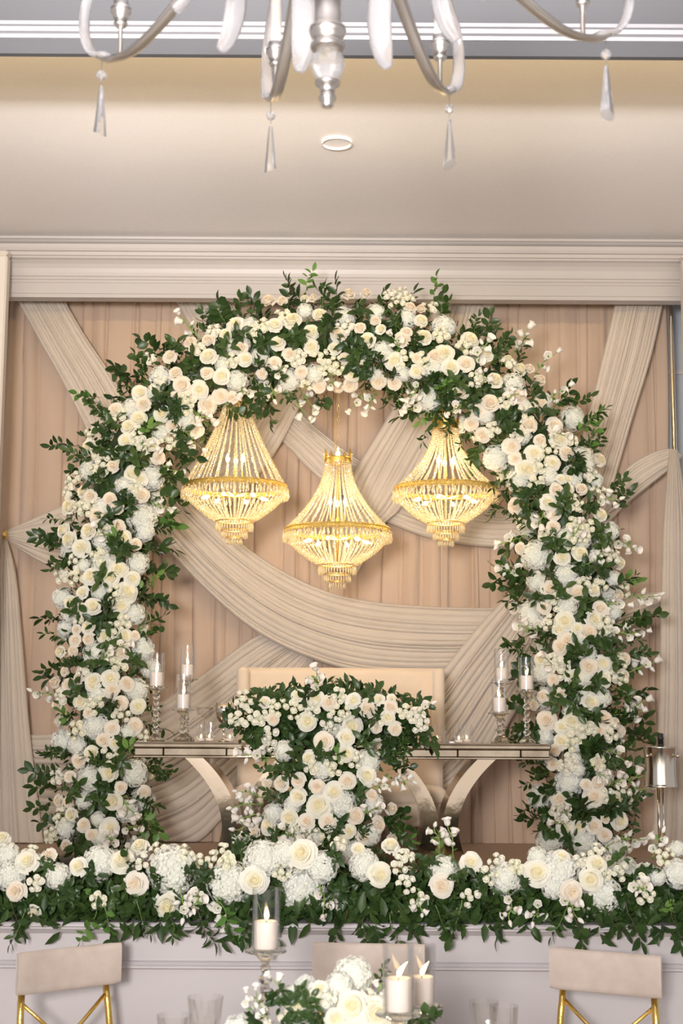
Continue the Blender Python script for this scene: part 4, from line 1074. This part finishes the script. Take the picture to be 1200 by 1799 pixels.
# ================================================================== settee behind the table
SY = 9.05
sx0, sx1 = P(421, 1200, SY+0.35).x, P(776, 1200, SY+0.35).x
set_ = thing('settee', 'cream velvet high-backed settee behind the mirrored table', 'settee', ((sx0+sx1)/2, SY, STAGE))
w = (sx1-sx0)/2; zbk = zat(1174, SY+0.35) - STAGE
def soft_box(lo, hi, r, seg=4):
    """rounded box from a superellipse sweep"""
    mb = MB(); (x0,y0,z0),(x1,y1,z1) = lo, hi; rows = []
    prof = [(r*(1-cos(pi/2*i/seg)), z0 + r*(1-sin(pi/2*i/seg))) for i in range(seg, -1, -1)]
    prof = [(r*(1-sin(pi/2*i/seg)), z0 + r*(1-cos(pi/2*i/seg))) for i in range(seg+1)]
    prof += [(r*(1-cos(pi/2*i/seg)), z1 - r*(1-sin(pi/2*i/seg))) for i in range(seg+1)]
    for ins, z in prof:
        row = []
        for cxx, cyy, a0 in ((x1-r, y1-r, 0), (x0+r, y1-r, pi/2), (x0+r, y0+r, pi), (x1-r, y0+r, 1.5*pi)):
            for k in range(seg+1):
                a = a0 + pi/2*k/seg; rr = r - ins; row.append((cxx + rr*cos(a), cyy + rr*sin(a), z))
        rows.append(row)
    mb.grid(rows, close_u=True, caps=True); return mb
soft_box((-w, 0.22, 0.30), (w, 0.38, zbk), 0.05).build('backrest', M_VELVET, set_)
for s in (-1, 1):
    a, b = sorted((s*w, s*(w-0.075)))
    mb = soft_box((a, 0.06, 0.62), (b, 0.34, zbk-0.004), 0.03); mb.build('wing', M_VELVET, set_)
soft_box((-w+0.01, -0.28, 0.22), (w-0.01, 0.24, 0.36), 0.03).build('seat_base', M_VELVET, set_)
soft_box((-w+0.015, -0.30, 0.355), (w-0.015, 0.22, 0.45), 0.035).build('seat_cushion', M_VELVET, set_)
for sx in (-1, 1):
    for y in (-0.22, 0.30):
        mb = MB(); mb.lathe([(0.014, 0.0), (0.018, 0.01), (0.026, 0.30)], 12, (sx*(w-0.07), y, 0)); mb.build('leg', M_GOLD, set_)

# ================================================================== candles
def flame_mb(h=0.03, lean=0.0):
    mb = MB(); prof = [(0.0008, 0), (0.0045, 0.15), (0.0060, 0.35), (0.0048, 0.6), (0.0024, 0.85), (0.0003, 1.0)]
    mb.grid([[(r*cos(2*pi*j/10) + lean*z*z*h, r*sin(2*pi*j/10), z*h) for j in range(10)] for r, z in prof], close_u=True); return mb
def pillar_candle(loc, r, h, label, lean=0.15, group='white pillar candles'):
    t = thing('pillar_candle', label, 'candle', loc, group=group)
    mb = MB(); mb.lathe([(r*0.98, 0.0), (r, 0.003), (r, h-0.004), (r*0.96, h), (r*0.85, h-0.002), (r*0.3, h-0.006), (0.001, h-0.007)], 28); mb.build('wax', M_WAX, t)
    mb = MB(); mb.tube([(0,0,h-0.008), (0.001,0,h+0.004), (0.003,0,h+0.010)], 0.0012, 5); mb.build('wick', M_WICK, t)
    f = flame_mb(0.042*r/0.038, lean).build('flame', M_FLAME, t); f.location = (0.001, 0, h+0.002); f.scale = (1.35*r/0.038,)*2 + (1,)
    return t
def hurricane(loc, r, h, label, group='clear cylinder candle shades'):
    mb = MB(); mb.lathe([(0.001, 0.004), (r-0.003, 0.005), (r-0.0025, h), (r, h+0.001), (r+0.0003, h-0.002), (r, 0.0), (0.001, 0.0)], 36, caps=False)
    o = mb.build('glass_cylinder', M_GLASS, None, auto=40); o.location = loc; tag(o, label, 'candle shade', group); return o
def crystal_stick(loc, h, rp, label, group='cut crystal candlesticks', fancy=False):
    t = thing('crystal_candlestick', label, 'candlestick', loc, group=group)
    mb = MB(); mb.lathe([(0.048, 0.0), (0.050, 0.004), (0.046, 0.010), (0.030, 0.022), (0.018, 0.036), (0.012, 0.042)], 10); mb.build('foot', M_CRYSTAL, t, smooth=False)
    n = max(3, int((h-0.075)/0.032)); prof = [(0.010, 0.042)]
    for k in range(n):
        z0 = 0.042 + (h-0.080)*k/n; z1 = 0.042 + (h-0.080)*(k+1)/n; rr = 0.021 if k % 2 == 0 else 0.016
        prof += [(0.011, z0+0.001), (rr, z0+(z1-z0)*0.35), (rr, z0+(z1-z0)*0.65), (0.011, z1-0.001)]
    prof += [(0.012, h-0.036)]
    mb = MB(); mb.lathe(prof, 8); mb.build('stem', M_CRYSTAL, t, smooth=False)
    mb = MB(); mb.lathe([(0.012, h-0.038), (0.026, h-0.022), (rp*0.62, h-0.010), (rp, h-0.006), (rp*1.02, h-0.002), (rp, h), (0.001, h)], 20); mb.build('drip_plate', M_CRYSTAL, t, smooth=False)
    return t
def candle_set(px, y_base, y_plate, y_top, wpx, Y, labs, h_c=None, lean=0.12, scallop=False, zbase=None):
    zb_ = zbase if zbase is not None else zat(y_base, Y, px); zp = zat(y_plate, Y, px); ztp_ = zat(y_top, Y, px)
    x = P(px, y_plate, Y).x; r = wpx*mpp(Y)/2
    crystal_stick((x, Y, zb_), zp - zb_, r*1.42, labs[0])
    hurricane((x, Y, zp + 0.0005), r, ztp_ - zp, labs[1])
    pillar_candle((x, Y, zp + 0.006), r*0.82, h_c or 0.078, labs[2], lean)
ZT = zt + 0.0005
LAB = lambda a: ('crystal candlestick %s' % a, 'glass cylinder on the candlestick %s' % a, 'lit pillar candle on the candlestick %s' % a)
candle_set(275, 0, 1207, 1147, 27, 8.17, LAB('at the table end farthest from the ice bucket'), lean=0.1, zbase=ZT)
candle_set(322, 0, 1246, 1185, 27, 8.14, LAB('beside the coupe glass, the shorter one'), lean=0.1, zbase=ZT)
candle_set(329, 0, 1193, 1135, 26, 8.40, LAB('behind the shorter one beside the coupe glass'), lean=-0.1, zbase=ZT)
candle_set(877, 0, 1252, 1193, 27, 8.14, LAB('beside the twin votives, the shorter one'), lean=-0.2, zbase=ZT)
candle_set(881, 0, 1199, 1140, 26, 8.40, LAB('behind the shorter one beside the twin votives'), lean=0.1, zbase=ZT)
candle_set(925, 0, 1213, 1155, 27, 8.17, LAB('at the table end nearest the ice bucket'), lean=0.2, zbase=ZT)

def votive(px, wpx, hpx, Y, label, ribbed=True):
    x = P(px, 1290, Y).x; r = wpx*mpp(Y)/2; h = hpx*mpp(Y)
    t = thing('votive_glass', label, 'votive holder', (x, Y, ZT), group='votive glasses on the mirrored table')
    mb = MB(); rows = []
    for rr, z in ((0.001, 0.004), (0.85, 0.004), (0.9, 0.012), (1.0, 0.25*h), (1.0, h)):
        rr = rr*r if rr > 0.01 else rr
        rows.append([(rr*(1 + (0.045 if (k + int(z*140)) % 2 else -0.02)*(1 if ribbed and z > 0.01 else 0))*cos(2*pi*k/28), rr*(1 + (0.045 if (k + int(z*140)) % 2 else -0.02)*(1 if ribbed and z > 0.01 else 0))*sin(2*pi*k/28), z) for k in range(28)])
    mb.grid(rows, close_u=True); mb.build('cup', M_GLASS, t, smooth=not ribbed)
    t2 = thing('tealight', 'lit tealight in the %s' % label, 'candle', (x, Y, ZT + 0.0045), group='tealights in the votive glasses')
    mb = MB(); mb.lathe([(r*0.66, 0.0), (r*0.68, 0.002), (r*0.68, 0.014), (r*0.62, 0.015), (0.001, 0.013)], 18); mb.build('wax', M_WAX, t2)
    f = flame_mb(0.020, 0).build('flame', M_FLAME, t2); f.location = (0, 0, 0.016)
votive(353.5, 17, 30, 8.08, 'slim plain votive glass under the coupe glass', False)
votive(368, 20, 32, 8.13, 'ribbed votive glass beside the silver goblet')
votive(404, 20, 28, 8.10, 'ribbed votive glass behind the silver goblet stem')
votive(768, 20, 32, 8.12, 'ribbed votive glass beside the clear block')
votive(806, 20, 32, 8.08, 'ribbed votive glass in front of its twin')
votive(820, 20, 31, 8.26, 'ribbed votive glass behind its twin')
# clear block beside the votives
x = P(783, 1290, 8.1).x
t = thing('acrylic_stand', 'small clear acrylic block standing between the ribbed votives', 'stand', (x, 8.1, ZT))
mb = MB(); mb.box((-0.014, -0.014, 0.0), (0.014, 0.014, 0.075), 0.003); mb.build('block', M_GLASS, t, smooth=False)
mb = MB(); mb.box((0.018, -0.03, 0.0), (0.045, 0.0, 0.009), 0.001); mb.build('card_foot', M_CLOTH, t, smooth=False)
# coupe glass and silver goblet
x = P(359, 1290, 8.26).x; h = 58*mpp(8.26)
t = thing('coupe_glass', 'clear champagne coupe on the mirrored table behind the votives', 'glass', (x, 8.26, ZT))
mb = MB(); mb.lathe([(0.034, 0.0), (0.033, 0.002), (0.006, 0.006), (0.0035, 0.02), (0.0035, h*0.60)], 24); mb.build('stem', M_GLASS, t)
mb = MB(); mb.lathe([(0.0035, h*0.60), (0.02, h*0.64), (0.042, h*0.74), (0.051, h*0.88), (0.052, h), (0.0505, h), (0.048, h*0.88), (0.038, h*0.76), (0.001, h*0.67)], 28, caps=False); mb.build('bowl', M_GLASS, t)
x = P(393, 1290, 8.22).x; h = 66*mpp(8.22)
t = thing('silver_goblet', 'polished silver goblet beside the cascade leaves', 'goblet', (x, 8.22, ZT))
mb = MB(); mb.lathe([(0.032, 0.0), (0.032, 0.003), (0.012, 0.010), (0.005, 0.020), (0.005, 0.06), (0.009, 0.066), (0.005, 0.072), (0.006, h*0.46)], 24); mb.build('foot', M_STEEL, t)
mb = MB(); mb.lathe([(0.006, h*0.46), (0.026, h*0.50), (0.042, h*0.62), (0.047, h*0.8), (0.047, h), (0.0455, h), (0.044, h*0.7), (0.001, h*0.52)], 28, caps=False); mb.build('bowl', M_STEEL, t)

# ================================================================== ice bucket on its stand
BY = 8.35
x = P(1160, 1350, BY).x; ztb, zbb = zat(1312, BY, 1160), zat(1383, BY, 1160); rb = 28.5*mpp(BY)
t = thing('ice_bucket_stand', 'steel champagne bucket on a slim floor stand beside the arch', 'ice bucket', (x, BY, STAGE))
z1, z0 = ztb-STAGE, zbb-STAGE; hb = z1-z0
mb = MB(); mb.lathe([(0.001, z0+0.004), (rb*0.98, z0), (rb*1.0, z0+0.008), (rb*0.97, z0+0.014), (rb*0.965, z0+0.02), (rb*0.90, z0+hb*0.42), (rb*0.93, z0+hb*0.7), (rb*0.98, z0+hb*0.93), (rb*1.01, z0+hb*0.975), (rb*1.01, z1), (rb*0.97, z1), (rb*0.87, z0+hb*0.42), (rb*0.92, z0+0.03), (0.001, z0+0.02)], 40, caps=False)
bk = mb.build('bucket', M_STEEL, t, auto=40)
for s in (-1, 1):
    mb = MB(); mb.lathe([(0.001, 0.0), (0.006, 0.002), (0.005, 0.014), (0.011, 0.020), (0.011, 0.030), (0.001, 0.034)], 12, (s*rb*0.92*0.80, -rb*0.52, z0+hb*0.78), axis=(s*0.8, -0.6, 0)); mb.build('knob', M_STEEL, bk)
mb = MB(); mb.tube([(-0.013, 0, 0.03), (-0.013, 0, z0)], 0.010, 10); mb.tube([(0.013, 0, 0.03), (0.013, 0, z0)], 0.006, 8); mb.build('pole', M_STEEL, t)
mb = MB(); mb.lathe([(0.15, 0.0), (0.15, 0.008), (0.12, 0.014), (0.025, 0.03), (0.001, 0.032)], 32); mb.build('foot', M_STEEL, t)
b = thing('champagne_bottle', 'dark foiled champagne bottle standing in the steel bucket', 'bottle', (x + 0.006, BY, zbb + 0.0255))
zn = zat(1285, BY) - (zbb + 0.0255)
mb = MB(); mb.lathe([(0.04, 0.0), (0.043, 0.01), (0.043, zn-0.19), (0.034, zn-0.14), (0.018, zn-0.09), (0.0155, zn-0.05)], 24); mb.build('body', M_BLACK, b)
mb = MB(); mb.lathe([(0.0165, zn-0.08), (0.016, zn-0.034), (0.0185, zn-0.032), (0.0185, zn-0.024), (0.016, zn-0.022), (0.0165, zn-0.004), (0.012, zn), (0.001, zn)], 20); mb.build('foil_cap', M_BLACK, b)
# ================================================================== dining chairs in front of the stage
def chair_proto():
    t = thing('dining_chair', 'gold framed chair', 'chair', (0,0,0), group='gold cross-back chairs before the stage')
    W, HT, SH = 0.205, 0.86, 0.45
    # local: the chair faces -Y, its back at y=0
    rows = []
    for i in range(13):                 # cushioned top rail, gently bowed
        u = -1 + 2*i/12.0; x = u*(W+0.012); yb = 0.018 - 0.040*(1-u*u)*-1.0 - 0.040
        e = 0.5 + 0.5*sqrt(max(0, 1 - max(0, (abs(u)-0.86)/0.14)**2)) if abs(u) > 0.86 else 1.0
        row = []
        for k in range(16):
            a = 2*pi*k/16; ca, sa = cos(a), sin(a); sx = abs(ca)**0.5*(1 if ca > 0 else -1); sz = abs(sa)**0.35*(1 if sa > 0 else -1)
            row.append((x, yb + sx*0.024*e, HT - 0.078 + sz*0.078*(0.93 + 0.07*e) + 0.008*(u*u)))
        rows.append(row)
    mb = MB(); mb.grid(rows, close_u=True, caps=True); mb.build('back_cushion', M_VELVET2, t, auto=60)
    for s in (-1, 1):
        mb = MB(); mb.tube([(s*W*0.86, 0.02, HT-0.13), (s*W*0.90, 0.005, 0.62), (s*W*0.94, -0.02, SH), (s*W*1.0, 0.03, 0.2), (s*W*1.04, 0.07, 0.0)], 0.0135, 10); mb.build('back_leg', M_GOLD, t)
        mb = MB(); mb.tube([(s*W*0.95, -0.38, SH-0.01), (s*W*1.0, -0.40, 0.2), (s*W*1.03, -0.42, 0.0)], 0.0125, 10); mb.build('front_leg', M_GOLD, t)
        mb = MB(); mb.tube([(s*W*0.87, 0.012, 0.675), (s*W*0.30, 0.004, 0.57), (-s*W*0.40, -0.006, 0.505), (-s*W*0.92, -0.015, 0.465)], 0.0075, 8); mb.build('cross_brace', M_GOLD, t)
    soft_box((-W-0.02, -0.42, SH-0.005), (W+0.02, -0.03, SH+0.055), 0.024).build('seat_cushion', M_VELVET2, t)
    mb = MB(); mb.tube([(-W*0.95,-0.38,SH-0.015), (W*0.95,-0.38,SH-0.015), (W*0.95,-0.03,SH-0.015), (-W*0.95,-0.03,SH-0.015), (-W*0.95,-0.38,SH-0.015)], 0.009, 8); mb.build('seat_frame', M_GOLD, t)
    return t
ch = chair_proto()
spots = [(119, 1668, 5.90, 0.66, 'gold cross-back chair on the side of the tied-back drape'),
         (1065, 1675, 5.88, -0.46, 'gold cross-back chair on the side of the ice bucket'),
         (648, 1660, 6.02, -0.06, 'gold cross-back chair directly behind the low centrepiece')]
for i, (px, ytop, Y, rz, lab) in enumerate(spots):
    o = ch if i == 0 else copy_tree(ch)
    p = P(px, ytop, Y); s = (p.z + 0.012)/0.868
    o.location = (p.x, Y, 0); o.rotation_euler = (0, 0, rz); o.scale = (s*1.0, s, s); o['label'] = lab

# ================================================================== guest table in front
TCY, TR, TZ = 4.25, 0.92, 0.76
gt = thing('guest_table', 'round guest table under a white cloth below the low centrepiece', 'table', (0.0, TCY, 0.0))
mb = MB(); mb.lathe([(0.001, TZ-0.03), (TR-0.02, TZ-0.03), (TR-0.02, TZ-0.006), (0.001, TZ-0.006)], 48); mb.build('tabletop', M_TWIG, gt)
mb = MB(); rows = []
for (r, z) in ((0.002, TZ-0.001), (TR*0.5, TZ-0.001), (TR-0.01, TZ-0.001), (TR, TZ-0.006), (TR+0.01, TZ-0.03), (TR+0.02, TZ-0.2), (TR+0.03, TZ-0.5), (TR+0.04, 0.02)):
    rows.append([((r + (0.03*sin(k*2*pi/96*16)*(TZ-z) if z < TZ-0.02 else 0))*cos(2*pi*k/96), (r + (0.03*sin(k*2*pi/96*16)*(TZ-z) if z < TZ-0.02 else 0))*sin(2*pi*k/96), z) for k in range(96)])
mb.grid(rows, close_u=True); mb.build('tablecloth', M_CLOTH, gt)
mb = MB(); mb.lathe([(0.3, 0.0), (0.3, 0.03), (0.05, 0.06), (0.05, TZ-0.03)], 24); mb.build('pedestal', M_TWIG, gt)

def front_set(px, y_plate, y_top, wpx, Y, labs, hc, lean):
    candle_set(px, 0, y_plate, y_top, wpx, Y, labs, h_c=hc, lean=lean, zbase=TZ)
front_set(467, 1669, 1561, 49, 4.60, ('tall cut crystal candlestick standing on the guest table', 'clear glass cylinder shade on the tall candlestick of the guest table', 'lit white pillar candle on the tall candlestick of the guest table'), 0.083, 0.0)
front_set(700, 1779, 1660, 55, 4.12, ('low cut crystal candlestick beside the centrepiece roses', 'clear glass cylinder shade beside the centrepiece roses', 'lit white pillar candle with a leaning flame beside the centrepiece roses'), 0.088, 0.45)
front_set(741, 1767, 1660, 50, 4.42, ('low cut crystal candlestick behind the other low one on the guest table', 'clear glass cylinder shade behind the other low one on the guest table', 'lit white pillar candle behind the other low one on the guest table'), 0.080, 0.4)

def tumbler(px, ytop, wpx, Y, label):
    zt_ = zat(ytop, Y, px); x = P(px, ytop, Y).x; r = wpx*mpp(Y)/2; h = zt_ - TZ
    t = thing('cut_glass_goblet', label, 'glass', (x, Y, TZ), group='cut glass goblets on the guest table')
    mb = MB(); rows = []
    prof = [(0.0055, h*0.46), (r*0.55, h*0.50), (r*0.74, h*0.56), (r*0.86, h*0.72), (r*1.0, h), (r*0.97, h), (r*0.82, h*0.72), (r*0.6, h*0.56), (0.001, h*0.51)]
    for i, (rr, z) in enumerate(prof):
        rows.append([(rr*(1 + (0.03 if (k+i) % 2 else -0.03)*(1 if 1 < i < 4 else 0))*cos(2*pi*k/24), rr*(1 + (0.03 if (k+i) % 2 else -0.03)*(1 if 1 < i < 4 else 0))*sin(2*pi*k/24), z) for k in range(24)])
    mb.grid(rows, close_u=True); mb.build('bowl', M_GLASSD, t, smooth=False)
    mb = MB(); mb.lathe([(r*0.72, 0.0), (r*0.72, 0.003), (0.012, 0.012), (0.0055, 0.03), (0.009, h*0.24), (0.0055, h*0.46)], 20); mb.build('stem', M_CRYSTAL, t)
M_GLASSD = thin_glass('cut_glass', (0.98, 0.975, 0.965), 0.4, 0.06)
tumbler(361, 1751, 62, 4.55, 'wide cut glass goblet, taller of two beside the tall candlestick')
tumbler(306, 1783, 60, 4.35, 'cut glass goblet, lower of two away from the tall candlestick')
tumbler(850, 1758, 50, 4.45, 'cut glass goblet behind its twin beyond the two low candlesticks')
tumbler(886, 1766, 48, 4.20, 'cut glass goblet before its twin beyond the two low candlesticks')

# low centrepiece
DY = 4.30
cen = thing('low_centrepiece', 'low centrepiece of white roses and hydrangea on the guest table', 'flower arrangement', (P(580, 1790, DY).x, DY, TZ))
td = Tube([(440,1838),(500,1815),(560,1805),(620,1812),(660,1838)], DY, 95); td.flat = 0.9
DI = parse("""w:690,345,88 830,390,84 510,250,48 380,345,50 930,430,60 600,420,50;
h:700,190,110 620,250,80 430,250,64 350,300,60 540,330,60;
s:480,300 330,380 560,290 780,300;
g:250,290 400,280 450,310 460,400 430,380 850,180 340,420 500,420 1100,420 150,420 1050,430 300,320;
e:170,310 230,410 840,260 300,250 110,330; b:210,440,40""", 400, 1660, 3.158)
DI = [(k, x, y, r) for k, x, y, r in DI]
Dd = Arrangement(cen); Dd.ymid = 99; rnd = random.Random(31)
od = place(Dd, td, DI, rnd, 1.0)
gap_fill(Dd, td, od, rnd, 260, [('g', 24), ('h', 28), ('w', 22), ('s', 16)], lim=0.8, ylim=lambda x, y: y < 1855)
Dd.finish()
fl = []
for _ in range(1500):
    a = rnd.uniform(0, 6.283); f = rnd.random(); x = 0.30*sqrt(rnd.random()); el = rnd.uniform(0, 1.5)
    n = Vector((cos(a)*cos(el)*1.6, sin(a)*cos(el), sin(el)*0.8))
    fl.append((Vector(cen.location) + Vector((n.x*0.16, n.y*0.12, 0.02 + n.z*0.13)), n.normalized()))
sticks = [(P(a, b, Y).x, Y) for a, b, Y in ((467, 1669, 4.60), (700, 1779, 4.12), (741, 1767, 4.42))]
fl = [(p, n) for p, n in fl if all((p.x-a)**2 + (p.y-b)**2 > 0.125**2 for a, b in sticks)]
leaf_fill(fl, cen, seed=33, solid=lambda vs: Vector((0, 0, max(0.0, TZ + 0.001 - min(v.z for v in vs)))))
mb = MB(); mb.lathe([(0.08, 0.0), (0.085, 0.005), (0.11, 0.06), (0.112, 0.065), (0.10, 0.065), (0.001, 0.06)], 28); mb.build('bowl', M_SILVER, cen)

# ================================================================== silver chandelier with acrylic arms
def silver_chandelier():
    hh = 1.60; CD = 1.79*hh; R = 0.4846*hh
    z0 = EYE.z + hh                       # height of the arm bottoms
    root = thing('silver_chandelier', 'large silver chandelier with curved acrylic blades and crystal pendants', 'chandelier', (-0.035, CD, z0))
    zf = zat(190, CD, 550) - z0           # finial bottom
    top = ZC + 0.70 - z0
    # turned central column
    mb = MB(); S = 0.0012*CD/3.0          # metres per pixel-ish at the hub
    k = CD*1.07/FPX
    prof = [(0.001, 0), (7, 1), (10, 5), (8, 10), (13, 14), (14, 18), (11, 22), (12, 36), (19, 40), (20, 45), (14, 49)]
    mb.lathe([(a*k*1.1, zf + b*k*1.05) for a, b in prof], 28, caps=False); mb.build('finial', M_SILVER, root)
    mb = MB(); mb.lathe([(14*k, zf+50*k), (24*k, zf+60*k), (30*k, zf+76*k), (28*k, zf+92*k), (18*k, zf+104*k)], 12); mb.build('crystal_ball', M_PENDANT, root, smooth=False)
    prof = [(16, 103), (29, 107), (31, 112), (26, 118), (24, 124), (30, 132), (33, 140), (32, 146), (24, 152), (24, 215), (28, 222), (24, 230), (20, 330), (34, 340), (34, 350), (12, 365)]
    mb = MB(); mb.lathe([(a*k, zf + b*k) for a, b in prof], 28); mb.build('column', M_SILVER, root)
    mb = MB(); mb.lathe([(0.009, zf+360*k), (0.009, top-0.04)], 10); mb.build('rod', M_SILVER, root)
    mb = MB(); mb.lathe([(0.009, top-0.05), (0.05, top-0.04), (0.07, top-0.005), (0.07, top)], 28); mb.build('ceiling_canopy', M_SILVER, root)
    zh = 0.20                             # where arms leave the hub
    def strip(pts, w, th, name, m, parent, taper=None, updir=(0,1,0)):
        mb = MB(); n = len(pts); pv = [Vector(p) for p in pts]; rows = []
        side = Vector(updir)
        for i, p in enumerate(pv):
            t = (pv[min(i+1,n-1)] - pv[max(i-1,0)]).normalized(); nn = t.cross(side).normalized()
            ww = w*(taper(i/(n-1.0)) if taper else 1.0)
            rows.append([p + side*ww + nn*th*0.35, p + side*ww*0.6 + nn*th, p - side*ww*0.6 + nn*th, p - side*ww + nn*th*0.35, p - side*ww - nn*th*0.35, p - side*ww*0.6 - nn*th, p + side*ww*0.6 - nn*th, p + side*ww - nn*th*0.35])
        mb.grid(rows, close_u=True, caps=True); return mb.build(name, m, parent)
    def blade(x): return 0.25 + 0.75*sin(pi*min(1, x*0.9+0.08))**0.7
    for i in range(10):
        a = radians(-48 + 36*i)           # from the far direction, clockwise
        th = pi/2 - a
        arm = new_obj('arm', None, root)
        # metal strip: from the hub out and down, then along the bottom
        pts = spline([(0.04, 0, zh+0.03), (0.12, 0, zh+0.05), (0.24, 0, zh+0.01), (0.40, 0, zh-0.08), (0.54, 0, 0.04), (R-0.12, 0, 0.0), (R-0.03, 0, 0.008), (R, 0, 0.022)], 26)
        mb_o = strip(pts, 0.016, 0.005, 'arm', M_SILVER, root)
        bpy.data.objects.remove(arm)
        mb_o.rotation_euler = (0, 0, th)
        arm = mb_o
        strip(spline([(R-0.03, 0, 0.02), (R+0.035, 0, 0.045), (R+0.072, 0, 0.12), (R+0.055, 0, 0.21), (R-0.02, 0, 0.27), (R-0.07, 0, 0.30)], 18), 0.021, 0.006, 'acrylic_curl', M_ACRYLIC, arm, lambda x: 1-0.5*x)
        mb = MB(); cx = R-0.075
        mb.lathe([(0.006, 0.004), (0.006, 0.075), (0.014, 0.08), (0.018, 0.088), (0.014, 0.096), (0.020, 0.104), (0.020, 0.112), (0.026, 0.118), (0.027, 0.126), (0.020, 0.132), (0.020, 0.145)], 18, (cx, 0, 0)); mb.build('candle_cup', M_SILVER, arm)
        mb = MB(); mb.lathe([(0.015, 0.145), (0.015, 0.27), (0.001, 0.272)], 16, (cx, 0, 0)); mb.build('candle_sleeve', M_WAX, arm)
        # pendant
        mb = MB(); px_ = R-0.005
        mb.tube([(px_, 0, 0.02), (px_, 0, -0.05)], 0.0010, 5); w_ = mb.build('wire', M_SILVER, arm)
        mb = MB(); mb.lathe([(0.001, -0.012), (0.010, -0.018), (0.0135, -0.026), (0.010, -0.034), (0.001, -0.040)], 8, (px_, 0, 0)); mb.build('crystal_bead', M_PENDANT, arm, smooth=False)
        mb = MB(); rows = []
        for f, r in ((0.0, 0.004), (0.1, 0.006), (0.8, 0.0145), (1.0, 0.017)):
            rows.append([(px_ + r*cos(2*pi*j/10), r*sin(2*pi*j/10), -0.055 - 0.125*f + (0.010*cos(2*pi*j/10 + i) if f == 1.0 else 0)) for j in range(10)])
        mb.grid(rows, close_u=True, caps=True); mb.build('crystal_pendant', M_PENDANT, arm, smooth=False)
        # hanging acrylic blade under the middle of the arm
        strip(spline([(0.34, 0.0, zh-0.055), (0.30, 0.0, zh-0.12), (0.285, 0, zh-0.20), (0.305, 0, zh-0.27), (0.335, 0, zh-0.30)], 16), 0.030, 0.008, 'acrylic_blade', M_ACRYLIC, arm, blade)
        # curved blade reaching from the hub
        strip(spline([(0.05, 0.02, zh-0.01), (0.10, 0.03, zh-0.07), (0.16, 0.03, zh-0.13), (0.24, 0.03, zh-0.15), (0.31, 0.03, zh-0.12)], 16), 0.030, 0.007, 'acrylic_blade', M_ACRYLIC, arm, blade)
    return root
silver_chandelier()
